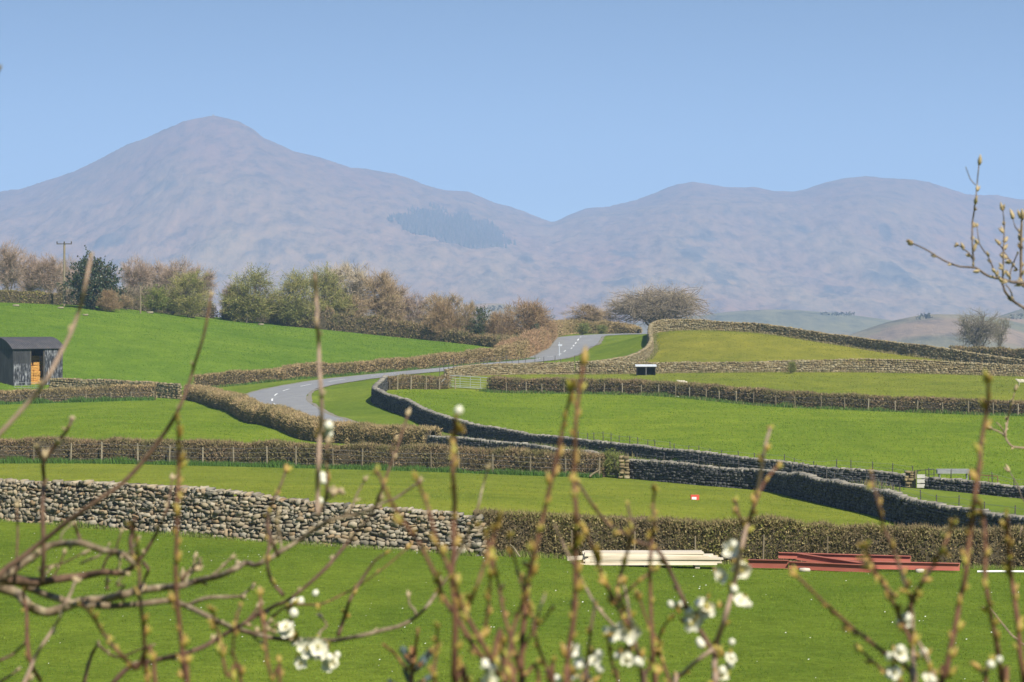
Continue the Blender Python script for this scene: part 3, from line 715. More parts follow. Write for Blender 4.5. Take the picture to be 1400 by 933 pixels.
# feeders beyond the wall
tr_m = plain('trough_metal', (0.202,0.212,0.217), (0.277,0.282,0.282), scale=3, rough=.5)
t = empty('feed_trough', G(1303, 170.5)); tag(t, 'long pale grey feed trough standing behind the low slate wall', 'trough')
MB().box((0, 0, .62), (1.9, .5, .06)).box((0, .24, .72), (1.9, .04, .26)).box((0, -.24, .70), (1.9, .04, .22)).box((-.94, 0, .71), (.04, .44, .22)).box((.94, 0, .71), (.04, .44, .22)).build('trough_body', tr_m, t)
for sx in (-.8, .8):
    for sy in (-.18, .18): MB().tube([(sx, sy, -.1), (sx, sy, .62)], .03, 6).build('leg', tr_m, t)
rust_m = plain('rusty_rail', (.16,.06,.045), (.26,.11,.085), scale=6)
field_gate('rusty_hurdle', 'rusty red-brown hurdle behind the low slate wall right of the trough', G(1327, 163.5), G(1364, 162.5), .95, 3, rust_m, stays=2, r=.022)

# ------------------------------------------------------------------ timber, beams and small things
wood_m = noise_mat('fresh_timber', [(.28,(.50,.42,.31)),(.5,(.66,.58,.46)),(.72,(.74,.67,.55))], 2.6, stretch=(.3, 3, 3), orand=.14)
def timber():
    o = G(880, 77.2); rt = empty('timber_stack', o, .03); tag(rt, 'stack of long fresh pale planks lying on the grass before the near hedge', 'timber')
    rng = np.random.default_rng(8)
    for k in range(2): MB().box((-1.4+2.8*k, 0, .03), (.12, .8, .09)).build('bearer', wood_m, rt)
    def pl(x0, x1, y, z, dz=0, h=.045): MB().bar((x0, y, z), (x1, y, z+dz), .19, h).build('plank', wood_m, rt)
    for lay in range(7):
        n = 4
        for j in range(n):
            sx = rng.normal(0, .05)
            x0, x1 = -1.62+sx, 2.0+sx-.0*lay
            if lay > 3: x0, x1 = -1.45+sx, 1.75+sx
            if lay > 4: x0, x1 = -1.60+sx, 1.55+sx
            z = .10+lay*.047
            MB().bar((x0, -.34+j*.2+rng.normal(0, .012), z), (x1, -.34+j*.2+rng.normal(0, .02), z+.0), .192, .0462).build('plank', wood_m, rt)
    MB().bar((-2.05, -.25, .24), (-1.2, -.2, .28), .16, .10).build('offcut', wood_m, rt)
    MB().box((-1.52, -.40, .18), (.12, .1, .13)).build('offcut', wood_m, rt)
timber()
red_m = noise_mat('red_oxide', [(.3,(0.269,0.079,0.057)),(.6,(0.358,0.118,0.084)),(.8,(0.412,0.160,0.114))], 2, stretch=(.4,1,1), rough=.6, orand=.3)
def ibeam(label, a, b, hgt=.2, wid=.16, tilt=0.0):
    a = np.array(a); b = np.array(b); d = b-a; L = np.linalg.norm(d); u = d/L; n = np.cross([0, 0, 1], u); n /= np.linalg.norm(n); up = np.cross(u, n)
    c, s = math.cos(tilt), math.sin(tilt); n, up = n*c+up*s, up*c-n*s
    R = np.stack([u, n, up], 1); mb = MB(); m = d/2
    mb.box(m, (L, .012, hgt-.028), R).box(m+up*(hgt/2-.007), (L, wid, .014), R).box(m-up*(hgt/2-.007), (L, wid, .014), R)
    o = mb.build('steel_beam', red_m, None); o.location = a; tag(o, label, 'steel beam'); return o
def Q(px, D, z): g = G(px, D); g[2] += z; return g
ibeam('short red steel beam at the left end of the pile beside the planks', Q(1022, 77.4, .15), Q(1078, 77.3, .15), .22, .16)
ibeam('red steel beam lying lowest along the front of the pile', Q(1079, 77.2, .13), Q(1190, 76.6, .10), .2, .15)
ibeam('red steel beam slanting across the middle of the pile', Q(1090, 77.4, .36), Q(1192, 76.75, .12), .18, .15)
ibeam('red steel beam resting on top of the pile at the back', Q(1064, 77.9, .36), Q(1245, 78.2, .30), .16, .15)
ibeam('longest red steel beam reaching to the right end of the pile', Q(1130, 77.3, .17), Q(1312, 77.2, .15), .2, .15)
ibeam('red steel beam lying flat at the back right of the pile', Q(1180, 77.9, .15), Q(1306, 78.0, .10), .16, .15, PI/2)
def block(label, px, D, s, mat, seed):
    rng = np.random.default_rng(seed); v, fc, _ = stones_mesh('b', np.zeros((1, 3)), np.array([s]), np.eye(3)[None], rng, .10)
    o = link_mesh('stone_block', uniform_mesh('stone_block', v, fc), mat); o.location = G(px, D, s[2]*.4); tag(o, label, 'stone')
pale_m = noise_mat('pale_stone', [(.3,(.42,.36,.28)),(.7,(.58,.52,.42))], 6)
block('pale stone block under the left part of the red beams', 1100, 76.5, (.28, .22, .11), pale_m, 1)
block('pale stone block under the right part of the red beams', 1258, 76.9, (.22, .2, .10), pale_m, 2)
rock_m = noise_mat('field_rock', [(.3,(0.180,0.158,0.101)),(.7,(0.285,0.255,0.173))], 4)
for i, (px, D, s, lb) in enumerate([(22, 372, .55, 'pale rock outcrop high on the left hill field above the barn'), (83, 374, .5, 'pale flat rock below the holly tree'), (117, 366, .45, 'small pale rock below and right of the holly tree'),
                                 (205, 386, .6, 'pale stone by the foot of the short slim pole'), (357, 397, .5, 'pale stone at the field edge under the olive trees')]):
    block(lb, px, D, (s*1.5, s, s*.5), rock_m, 10+i)
for i, (px, D, s, lb) in enumerate([(831, 288, .22, 'small pale stone on the grass left of the white-roofed shelter'), (850, 286, .26, 'small pale stone on the grass below the white-roofed shelter'), (926, 258.5, .22, 'white stone at the foot of the hedge below the lying sheep')]):
    block(lb, px, D, (s*1.4, s, s*.5), plain('white_stone%s' % i, (.5,.48,.42), (.66,.63,.57)), 20+i)
pm = plain('white_plastic', (.74,.74,.72), (.82,.82,.80))
o = MB().tube([(0, 0, .03), (.6, .01, .035), (1.4, 0, .03)], .028, 8).build('plastic_pipe', pm, None); o.location = G(1336, 77.2); tag(o, 'thin white pipe lying on the grass right of the red beams', 'pipe')
# red and white bucket feeder in the strip field
bk = empty('feed_tub', G(950, 128)); tag(bk, 'small red box with a white patch alone in the middle field', 'feed box')
rd_m = plain('red_plastic', (.52,.07,.04), (.62,.10,.06))
MB().box((0, 0, .11), (.36, .26, .22), taper=1.05).build('tub_body', rd_m, bk)
MB().box((-.04, -.136, .08), (.2, .012, .11)).build('white_panel', pm, bk)
for a_, b_, lb in ((Q(697, 78.2, .34), Q(711, 78.3, .06), 'broken pale stick leaning in the near hedge at its left end'), (Q(806, 158.8, .08), Q(819, 159.2, .48), 'pale fallen branch leaning beside the leafing bush')):
    c_ = np.array([a_*(1-t)+b_*t+np.array([0, 0, .03*math.sin(t*5)]) for t in np.linspace(0, 1, 6)])
    o = MB().tube(c_-a_, np.linspace(.03, .02, 6)*(1 if a_[1] < 100 else 2), 6).build('fallen_stick', post_m, None); o.location = a_; tag(o, lb, 'stick')
# shelter by the wall
sh = empty('field_shelter', G(883, 296.2)); tag(sh, 'low black field shelter with a pale flat roof before the tan wall', 'shelter')
bl = plain('black_board', (.018,.018,.02), (.035,.035,.036))
MB().box((0, 0, .98), (2.15, 1.2, .10), [[1,0,0],[0,.995,-.1],[0,.1,.995]]).build('roof', plain('pale_sheet', (.46,.49,.53), (.58,.60,.64)), sh)
MB().box((0, .5, .45), (1.9, .06, .92)).box((-.93, 0, .45), (.06, 1.0, .92)).box((.93, 0, .45), (.06, 1.0, .92)).build('walls', bl, sh)
MB().box((0, -.48, .45), (.07, .07, .92)).build('post', plain('grey_post', (.12,.12,.125), (.18,.18,.18)), sh)
# finger post beside the rising road
sg = empty('road_sign', G(764.5, 347)); tag(sg, 'slim grey road sign post beside the rising stretch of road', 'sign post')
sm = plain('sign_grey', (.36,.40,.45), (.46,.50,.54), rough=.5)
MB().tube([(0, 0, -.2), (0, 0, 1.75)], .055, 8).build('pole', sm, sg)
MB().box((.12, -.06, 1.38), (.46, .03, .22)).build('sign_plate', sm, sg)

# poles
def pole(name, label, px, D, h, r, arms, lean=0.0):
    o = G(px, D); rt = empty(name, o); tag(rt, label, 'power pole')
    MB().tube([(0, 0, -.3), (lean*.5*h, 0, h*.5), (lean*h, 0, h)], [r, r*.9, r*.78], 10).build('pole', post_m, rt)
    for z, w in arms:
        MB().box((lean*h, -.12, h+z), (w, .1, .12)).build('crossarm', post_dark_m, rt)
        for sx in (-.47, 0, .47):
            MB().tube([(lean*h+sx*w, -.12, h+z+.06), (lean*h+sx*w, -.12, h+z+.2), (lean*h+sx*w, -.12, h+z+.34)], [.05, .09, .05], 8).build('insulator', post_dark_m, rt)
pole('power_pole', 'tall wooden power pole with a crossarm beside the holly tree', 88, 381, 8.3, .17, [(-.15, 2.0)])
pole('power_pole', 'short slim pale pole with a small crossarm right of the holly tree', 192, 382, 3.9, .11, [(-.08, .55)])

# ------------------------------------------------------------------ sheep
wool_m = noise_mat('wool', [(.3,(0.400,0.359,0.274)),(.7,(0.544,0.499,0.396))], 12, bump=.6, bdist=.03)
def make_sheep(*a):
    import bmesh
    # the skin layer has to exist before it is filled in
    lab, px, D, rz, ly = a
    zb = .22 if ly else .52
    J = [((0, 0, zb+.05), .21), ((.30, 0, zb+.07), .23), ((-.30, 0, zb+.06), .23), ((.50, 0, zb+.12), .15), ((.64, .0, zb+.27), .085), ((.80, .02, zb+.22), .05), ((-.50, 0, zb+.06), .10), ((-.56, 0, zb-.05), .03)]
    E = [(0, 1), (0, 2), (1, 3), (3, 4), (4, 5), (2, 6), (6, 7)]
    for sx, b in ((.32, 1), (-.34, 2)):
        for sy in (-.11, .11):
            i = len(J)
            if ly: J += [((sx+.05, sy*1.6, zb-.08), .07), ((sx+.22, sy*1.7, .05), .035), ((sx+.05, sy*1.8, .03), .03)]
            else: J += [((sx, sy, zb-.14), .075), ((sx+(.02 if sx > 0 else -.03), sy, zb-.30), .04), ((sx, sy, .02), .032)]
            E += [(b, i), (i, i+1), (i+1, i+2)]
    for sy in (-1, 1): J.append(((.62, sy*.10, zb+.29), .022)); E.append((4, len(J)-1))
    bm = bmesh.new(); lay = bm.verts.layers.skin.verify(); vs = []
    for k, (p, r_) in enumerate(J):
        v = bm.verts.new(p); v[lay].radius = (r_, r_); v[lay].use_root = (k == 0); vs.append(v)
    for a_, b_ in E: bm.edges.new((vs[a_], vs[b_]))
    me = bpy.data.meshes.new('sheep'); bm.to_mesh(me); bm.free()
    o = link_mesh('sheep', me, wool_m); o.modifiers.new('Skin', 'SKIN'); ss = o.modifiers.new('Sub', 'SUBSURF'); ss.levels = ss.render_levels = 2
    o.scale = (.8, .8, .8); o.location = G(px, D); o.rotation_euler = (0, 0, rz); tag(o, lab, 'sheep')
make_sheep('cream sheep lying on the grass behind the long brown hedge', 934, 277, PI, True)
make_sheep('pale sheep standing and grazing at the right edge of the field behind the long hedge', 1397, 280, PI, False)

# ------------------------------------------------------------------ trees
def gen_tree(seed, Hh, R, fork, tr, nl, nb, nt, tl, tw, tmat, bmat, leaf=0, lsz=.2, lmat=None, flat=1.0, low=.25, hollow=.25, stems=1, ctr=.6, bushy=False):
    """trunk (trunk and limbs) and crown (twigs and leaves) about the origin, Hh tall and R wide (radius)"""
    rng = np.random.default_rng(seed); T = MB(); tips = []
    cz = fork+(Hh-fork)*ctr*.85
    lumps = rng.uniform(0, 100, 3)
    def env(dirv):
        n_ = 1+.28*mnoise.noise(Vector(dirv*1.6+lumps))+.16*mnoise.noise(Vector(dirv*4+lumps))
        up = (Hh-cz) if dirv[2] > 0 else (cz-low*Hh)
        return np.array([R*n_, R*n_, up*n_])
    st = []
    for s in range(stems):
        o = np.array([rng.normal(0, .35)*(stems > 1), rng.normal(0, .35)*(stems > 1), -.3])
        top = o+np.array([rng.normal(0, .12*R), rng.normal(0, .12*R), fork+.3+(Hh-fork)*.35])
        pts = np.array([o+(top-o)*t+np.array([rng.normal(0, .03*fork), rng.normal(0, .03*fork), 0]) for t in np.linspace(0, 1, 7)])
        pts = smooth3(pts, .4); T.tube(pts, np.linspace(tr*(1.15 if stems == 1 else .7), tr*.35, len(pts)), 8); st.append(pts)
    for l in range(nl):
        pts0 = st[l % stems]
        dv = rng.normal(0, 1, 3); dv[2] = dv[2]*1.15+.12 if bushy else abs(dv[2])*.9-.15; dv /= np.linalg.norm(dv); e = env(dv)
        tgt = np.array([0, 0, cz])+dv*e*rng.uniform(.55, .9)
        b = pts0[int(len(pts0)*rng.uniform(.12 if bushy else .35, .98))-1]; mid = b+(tgt-b)*.5+np.array([0, 0, .18*np.linalg.norm(tgt-b)])*(1 if flat >= 1 else .4)+rng.normal(0, .05*R, 3)
        c = smooth3(np.array([b, b+(mid-b)*.5+rng.normal(0, .03*R, 3), mid, mid+(tgt-mid)*.55+rng.normal(0, .05*R, 3), tgt]), .6)
        T.tube(c, np.linspace(tr*.42, tr*.10, len(c)), 5, cap=False); tips.append(c)
    br = []
    for k in range(nb):
        c = tips[k % nl]; b = c[int(len(c)*rng.uniform(.3, 1))-1]
        dv = (b-np.array([0, 0, cz])); dv = dv/(np.linalg.norm(dv)+1e-6)+rng.normal(0, .7, 3)+np.array([0, 0, .08 if bushy else .25]); dv /= np.linalg.norm(dv); e = env(dv)
        tgt = np.array([0, 0, cz])+dv*e*(1-abs(rng.normal(0, hollow)))
        L_ = np.linalg.norm(tgt-b); tgt = b+(tgt-b)*min(1, R*.9/max(L_, .01))
        mid = (b+tgt)/2+np.array([0, 0, .08*L_])+rng.normal(0, .04*R, 3)
        c2 = smooth3(np.array([b, mid, tgt]), .7); T.tube(c2, np.linspace(tr*.13, tr*.04, len(c2)), 4, cap=False); br.append(c2)
    trunk = T
    # twigs
    bp = [c[int(len(c)*q)-1] for c in br for q in (.45, .62, .78, .9, 1.0)]
    bd = [c[-1]-c[0] for c in br for _ in range(5)]
    bp = np.array(bp); bd = np.array(bd); bd /= np.linalg.norm(bd, axis=1)[:, None]+1e-6
    ix = rng.integers(0, len(bp), nt); base = bp[ix]+rng.normal(0, .05*R, (nt, 3))
    dr = bd[ix]*.7+rng.normal(0, .55, (nt, 3))+np.array([0, 0, .35]); dr /= np.linalg.norm(dr, axis=1)[:, None]
    ln = tl*rng.uniform(.4, 1.3, nt); wd = tw*rng.uniform(.6, 1.3, nt)
    sd = np.cross(dr, rng.normal(0, 1, (nt, 3))); sd /= np.linalg.norm(sd, axis=1)[:, None]
    tip = base+dr*ln[:, None]+rng.normal(0, .08, (nt, 3))*ln[:, None]
    v = np.stack([base-sd*wd[:, None]/2, base+sd*wd[:, None]/2, tip+sd*wd[:, None]*.15, tip-sd*wd[:, None]*.15], 1).reshape(-1, 3); mi = np.zeros(nt, int)
    if leaf:
        j = rng.integers(0, nt, leaf); t = rng.uniform(.2, 1.05, leaf)[:, None]; c = base[j]+(tip[j]-base[j])*t+rng.normal(0, .10*tl, (leaf, 3))
        a = rng.normal(0, 1, (leaf, 3)); a /= np.linalg.norm(a, axis=1)[:, None]; b = np.cross(a, rng.normal(0, 1, (leaf, 3))); b /= np.linalg.norm(b, axis=1)[:, None]
        s1 = (lsz*rng.uniform(.5, 1.2, leaf))[:, None]; s2 = (lsz*.55*rng.uniform(.6, 1.2, leaf))[:, None]
        v = np.vstack([v, np.stack([c-a*s1/2, c-b*s2/2, c+a*s1/2, c+b*s2/2], 1).reshape(-1, 3)]); mi = np.r_[mi, np.ones(leaf, int)]
    keep = v[:, 2].reshape(-1, 4).min(1) > .05
    v = v.reshape(-1, 4, 3)[keep].reshape(-1, 3); mi = mi[keep]
    fc = np.arange(len(v)).reshape(-1, 4)
    return trunk, (v, fc, mi), bmat, [tmat, lmat or tmat]

PROTO = {}
def proto(key, *a, **k):
    T, (v, fc, mi), bm_, tm = gen_tree(*a, **k)
    t_me = bpy.data.meshes.new('trunk'); t_me.from_pydata(np.concatenate(T.v).tolist(), [], T.f); t_me.materials.append(bm_)
    c_me = uniform_mesh('crown', v, fc, mi)
    for m in tm: c_me.materials.append(m)
    PROTO[key] = (t_me, c_me, a[1])
#            seed  H    R   fork  tr  nl  nb   nt    tl   tw
proto('birch', 1, 8.0, 2.0, 1.6, .12, 14, 150, 6500, .9, .030, tw_birch, birch_bark_m, low=.18, stems=2)
proto('birch2', 2, 7.5, 2.4, 1.4, .12, 14, 160, 6500, .9, .030, tw_birch, birch_bark_m, low=.15, stems=3)
proto('olive', 3, 7.0, 2.9, .5, .18, 22, 300, 7500, .7, .032, tw_olive, bark_m, leaf=9500, lsz=.15, lmat=lf_olive, low=.02, stems=4, ctr=.48, bushy=True)
proto('olive2', 4, 6.6, 3.0, .4, .16, 22, 300, 7500, .7, .032, tw_olive, bark_m, leaf=8000, lsz=.15, lmat=lf_olive, low=.02, stems=5, ctr=.48, bushy=True)
proto('holly', 5, 6.3, 3.4, .6, .16, 24, 320, 2600, .6, .04, tw_brown, bark_m, leaf=19000, lsz=.30, lmat=lf_holly, low=.04, hollow=.3, ctr=.5, bushy=True)
proto('pale', 6, 8.6, 2.7, 1.6, .17, 14, 200, 7500, .9, .032, tw_pale, bark_m, low=.15, stems=1)
proto('brown', 7, 7.6, 2.6, 1.5, .15, 14, 190, 7500, .8, .032, tw_brown, bark_m, low=.12, stems=2)
proto('brown2', 8, 6.2, 2.2, 1.0, .13, 14, 190, 6500, .75, .034, tw_brown, bark_m, leaf=900, lsz=.14, lmat=lf_olive, low=.08, stems=3, bushy=True)
proto('rust', 9, 5.0, 3.2, .5, .12, 16, 220, 9000, .8, .038, tw_rust, bark_m, low=.03, stems=4, ctr=.5, bushy=True)
proto('round', 10, 9.5, 9.0, 1.6, .52, 34, 640, 17000, .8, .026, tw_oak, bark_m, low=.12, hollow=.2, ctr=.42)
proto('greenbush', 11, 3.0, 1.8, .3, .07, 10, 90, 1500, .5, .03, tw_olive, bark_m, leaf=5200, lsz=.15, lmat=lf_green, low=.03, stems=3, ctr=.5, bushy=True)
proto('ivy', 12, 5.2, 1.6, .6, .12, 10, 100, 900, .6, .03, tw_brown, bark_m, leaf=5200, lsz=.2, lmat=lf_ivy, low=.04, ctr=.5, bushy=True)
proto('ash', 13, 9.0, 4.4, 2.0, .34, 18, 340, 5200, .9, .022, tw_ash, bark_m, low=.18, hollow=.3, ctr=.55)
proto('ashslim', 14, 9.8, 2.2, 2.4, .20, 12, 160, 2200, .9, .022, tw_ash, bark_m, low=.25, hollow=.3, ctr=.55)
def tree(name, cat, label, key, px, ytop, ybase, D, wpx=None, rz=0, group=None, gy=None):
    t_me, c_me, h0 = PROTO[key]
    g = G(px, D)
    hgt = (H-(ytop-YH)/F*D)-g[2]
    sz = hgt/h0
    rt = empty(name, g, rz); tag(rt, label, cat, group)
    t = link_mesh('trunk', t_me, [], rt); c = link_mesh('crown', c_me, [], rt)
    sx = sz
    if wpx:
        R0 = max(abs(np.array([v.co.x for v in c_me.vertices][::7])).max(), .1)
        sx = wpx/F*D/2/R0*1.05
    rt.scale = (sx, sx, sz)
    return rt
TR = 'trees behind the hill field'
S = [('bare_tree','tree','slim bare tree at the left edge behind the hilltop hedge','birch',14,330,405,425,61,.4),
     ('bare_tree','tree','bare purplish tree behind the hilltop hedge, second from the left edge','birch2',38,344,405,430,61,1.9),
     ('bare_tree','tree','bare purplish tree just left of the tall power pole','birch',64,347,405,428,63,3.1),
     ('bare_tree','tree','low bare tree between the power pole and the holly crown','birch2',92,352,405,440,61,4.6),
     ('holly_tree','tree','dense dark evergreen tree beside the tall power pole','holly',127,349,416,379,92,.3),
     ('bare_tree','tree','brown bare tree just right of the dark evergreen','birch2',187,351,425,410,71,.9),
     ('bare_tree','tree','thin bare tree behind the short slim pole','birch',216,357,425,425,66,2.2),
     ('bare_tree','tree','rusty bare tree above the large olive bush','birch2',247,354,430,420,76,5.1),
     ('bare_tree','tree','low pale bare tree behind the large olive bush','birch',274,362,430,430,56,1.2),
     ('green_bush','bush','small bright green bush right of the short slim pole','greenbush',212,392,428,391,46,.7),
     ('olive_bush','bush','large olive bush with a dark base right of the small green bush','olive2',259,368,434,393,78,2.0),
     ('leafing_tree','tree','round olive tree alone left of the tree row','olive',342,367,443,402,95,1.4),
     ('leafing_tree','tree','broad olive tree behind the tall upright twig','olive2',406,367,448,404,88,3.3),
     ('leafing_tree','tree','olive tree overlapping the pale bare tree','olive',447,366,450,408,83,5.0),
     ('bare_tree','tree','tallest pale bare tree of the row','pale',472,357,452,416,95,.2),
     ('bare_tree','tree','brown bare tree with a pointed top right of the tall pale tree','brown',514,368,455,412,73,2.5),
     ('bare_tree','tree','slight bare tree behind the pointed brown tree','birch',541,384,455,432,51,.8),
     ('bare_tree','tree','low reddish bare tree in the middle of the row','birch2',566,401,462,412,68,4.1),
     ('leafing_tree','tree','thin brownish tree with green buds at its foot','brown2',592,402,464,406,61,.6),
     ('leafing_tree','tree','bushy tree with fresh green shoots near the right end of the row','brown2',622,403,470,402,66,3.7),
     ('leafing_tree','tree','last twiggy tree before the dark ivied trunk','brown2',641,413,472,400,49,5.2),
     ('ivied_tree','tree','small dark ivied tree at the right end of the row','ivy',655,418,474,397,38,1.0),
     ('rust_bush','bush','big rust-brown bush beside the rising road','rust',716,414,476,398,117,.5),
     ('rust_bush','bush','smaller rust-brown bush to the right of the dark ivied tree','rust',683,428,480,396,63,2.6),
     ('bare_tree','tree','small brown tree behind the crest hedge','brown',797,415,440,500,68,1.7),
     ('bare_tree','tree','faint low bare tree beside the round tree','brown',826,424,440,520,49,4.4),
     ('bare_tree','tree','wide domed bare tree standing alone behind the mound','round',899,388,447,520,176,.9),
     ('bare_tree','tree','spreading lone bare tree near the right edge against the fells','ash',1338,422,480,560,76,1.1),
     ('bare_tree','tree','slim bare tree just right of the spreading lone tree','ashslim',1368,420,480,566,42,2.7),
     ('green_bush','bush','dark green bush left in the crest hedge','greenbush',797,441,458,440,24,.3),
     ('green_bush','bush','olive bush right in the crest hedge','greenbush',822,444,458,446,20,2.1),
     ('green_bush','bush','small dark bush against the long tan wall','greenbush',1082,494,508,297.5,16,1.0),
     ('leafing_bush','bush','leafing olive bush between the middle hedge and the tall shadowed wall','greenbush',840,616,652,160.5,46,4.0),
     ('brown_bush','bush','brown bush left of the round olive tree','rust',318,392,443,404,49,4.9),
     ('brown_bush','bush','brown undergrowth bush at the foot of the dark evergreen','rust',150,398,420,377,49,3.9),
     ('brown_bush','bush','low brown bush under the bare trees right of the dark evergreen','brown2',168,404,427,386,44,1.3),
     ('brown_bush','bush','low brown bush between the small green bush and the large olive bush','rust',236,404,433,395,40,.2),
     ('brown_bush','bush','brown bush at the right foot of the round olive tree','brown2',374,404,447,405,46,2.9),
     ('brown_bush','bush','brown thicket at the foot of the tall pale tree','brown2',480,404,456,410,84,5.9),
     ('brown_bush','bush','brown thicket at the foot of the pointed brown tree','brown2',536,402,460,410,70,4.4),
     ('brown_bush','bush','twiggy thicket near the right end of the tree row','rust',606,414,468,400,64,3.4),
     ('ivied_tree','bush','dark ivy clump in the rust-brown bush','ivy',733,441,466,392,20,2.9)]
for nm, cat, lb, key, px, yt, yb, D_, w_, rz_ in S:
    tree(nm, cat, lb, key, px, yt, yb, D_, w_, rz_, TR if 'tree' == cat else None)

# ------------------------------------------------------------------ grass
def grass(name, label, n, D0, D1, px0, px1, keep, hgt, wid, cols, seed, lean=.5):
    rng = np.random.default_rng(seed); u = rng.uniform(0, 1, n); D_ = np.sqrt(D0**2+(D1**2-D0**2)*u); px = rng.uniform(px0, px1, n)
    x = (px-700)/F*D_; k = keep(px, D_); x, D_ = x[k], D_[k]; n = len(x); z = ht(np.c_[x, D_])
    cl = np.array([mnoise.noise(Vector((a*.9, b*.9, seed)))+.6*mnoise.noise(Vector((a*.15, b*.1, seed+4))) for a, b in zip(x, D_)])
    h = hgt*rng.uniform(.45, 1.25, n)*(1+.35*cl); w = wid*rng.uniform(.7, 1.4, n); an = rng.uniform(0, 2*PI, n)
    d = np.c_[np.cos(an), np.sin(an), np.zeros(n)]*w[:, None]/2; b = np.c_[x, D_, z-.01]
    t = b+np.c_[rng.normal(0, lean, n)*h, rng.normal(0, lean, n)*h, h]
    v = np.stack([b-d, b+d, t], 1).reshape(-1, 3); me = uniform_mesh(name, v, np.arange(3*n).reshape(-1, 3))
    m = island_mat(name+'_blade', cols, rough=1, spec=0, noise_cols=[tuple(q*f for q, f in zip(c_, (.70, .80, .75))) for c_ in cols], nscale=.16, namt=1.0, streak=.5+.37*(seed % 5))
    o = link_mesh(name, me, m); tag(o, label, 'grass', kind='stuff')
nl = np.array([[r[0], r[2]] for r in NEARW]+[[r[0], r[2]] for r in NEARH if r[0] > 700])
mid = np.array([[r[0], r[2]] for r in MIDH if r[0] < 830]+[[r[0], r[2]] for r in W2])
GN = [(0.098,0.159,0.018),(0.134,0.208,0.025),(0.167,0.235,0.032),(0.120,0.187,0.022),(0.196,0.242,0.051)]
GS = [(0.152,0.205,0.025),(0.193,0.243,0.032),(0.221,0.263,0.048),(0.164,0.219,0.028)]
grass('grass', 'short mown green grass of the nearest field', 190000, 40, 81, -60, 1460, lambda p, d: d < np.interp(p, nl[:, 0], nl[:, 1])-.5, .045, .012, GN, 61)
grass('grass', 'olive grass of the strip field between the near wall and the middle hedge', 90000, 95, 172, -60, 1460, lambda p, d: (d > np.interp(p, nl[:, 0], nl[:, 1])+1)&(d < np.interp(p, mid[:, 0], mid[:, 1])-.6), .06, .022, GS, 62)
def tufts(label, L, n, off, hgt, wid, cols, seed, spread=.25, name='grass_tufts'):
    rng = np.random.default_rng(seed); p = path(L, .5); d = np.concatenate([[0], np.cumsum(np.linalg.norm(np.diff(p[:, :2], axis=0), axis=1))])
    tan = np.gradient(p[:, :2], axis=0); tan /= np.linalg.norm(tan, axis=1)[:, None]; nn = np.c_[-tan[:, 1], tan[:, 0]]; nn *= np.where(nn[:, 1] > 0, -1, 1)[:, None]
    s = rng.uniform(0, d[-1], n); q = np.array([mnoise.noise(Vector((a*.5, seed, 0))) for a in s]); 
    x = np.interp(s, d, p[:, 0]); y = np.interp(s, d, p[:, 1]); nx = np.interp(s, d, nn[:, 0]); ny = np.interp(s, d, nn[:, 1])
    o_ = off+rng.normal(0, spread, n); x = x+nx*o_; y = y+ny*o_; z = ht(np.c_[x, y])
    h = hgt*rng.uniform(.4, 1.2, n)*np.clip(1+1.1*q, .15, 2); an = rng.uniform(0, 2*PI, n); w = wid*rng.uniform(.6, 1.3, n)
    dd = np.c_[np.cos(an), np.sin(an), np.zeros(n)]*w[:, None]/2; b = np.c_[x, y, z-.02]; t = b+np.c_[rng.normal(0, .3, n)*h, rng.normal(0, .3, n)*h, h]
    v = np.stack([b-dd, b+dd, t], 1).reshape(-1, 3)
    o = link_mesh(name, uniform_mesh(name, v, np.arange(3*n).reshape(-1, 3)), island_mat(name+str(seed), cols, rough=.8)); tag(o, label, 'grass', kind='stuff')
LUSH = [(.05,.12,.016),(.07,.15,.022),(.05,.10,.02),(.09,.16,.03)]
DRY = [(.22,.18,.09),(.28,.23,.12),(.16,.15,.06),(.12,.14,.04)]
h3 = np.array([[r[0], r[2]] for r in HEDGE5]); w1k = np.array(sorted([[r[0], r[2]] for r in W1+W1B if r[2] < 251 and r[0] > 530]))
GB = [(0.108,0.184,0.017),(0.147,0.229,0.022),(0.178,0.246,0.030),(0.128,0.204,0.019)]; GH = [(0.086,0.173,0.017),(0.115,0.210,0.022),(0.147,0.221,0.027),(0.098,0.186,0.019)]
grass('grass', 'bright grass of the big field enclosed by the curving slate wall', 110000, 160, 275, 540, 1460, lambda p, d: (d > np.interp(p, w1k[:, 0], w1k[:, 1])+.8)&(d < np.interp(p, np.r_[530, 640, h3[:, 0]], np.r_[267, 274, h3[:, 1]])-.7), .09, .05, GB, 63)
hf = np.array([[r[0], r[2]] for r in LEFTH if r[0] < 205]+[[230, 277], [255, 301]]+[[r[0], r[2]] for r in FARH if r[0] > 270]); tl_ = np.array([[r[0], r[2]] for r in TREEL])
grass('grass', 'bright grass of the left hill field below the trees', 110000, 272, 402, -60, 690, lambda p, d: (d > np.interp(p, hf[:, 0], hf[:, 1])+1.2)&(d < np.interp(p, tl_[:, 0], tl_[:, 1])), .10, .07, GH, 64)
lf_ = np.array([[-160, 272], [240, 272], [262, 271], [300, 259], [350, 233], [430, 204], [592, 188]])
grass('grass', 'bright grass of the small field between the middle hedge and the barn hedge', 40000, 168, 272, -60, 560, lambda p, d: (d > np.interp(p, mid[:, 0], mid[:, 1])+.8)&(d < np.interp(p, lf_[:, 0], lf_[:, 1])-1.2), .08, .045, GB, 65)
rdk = np.array([[r[0], r[2]] for r in RIDGE])
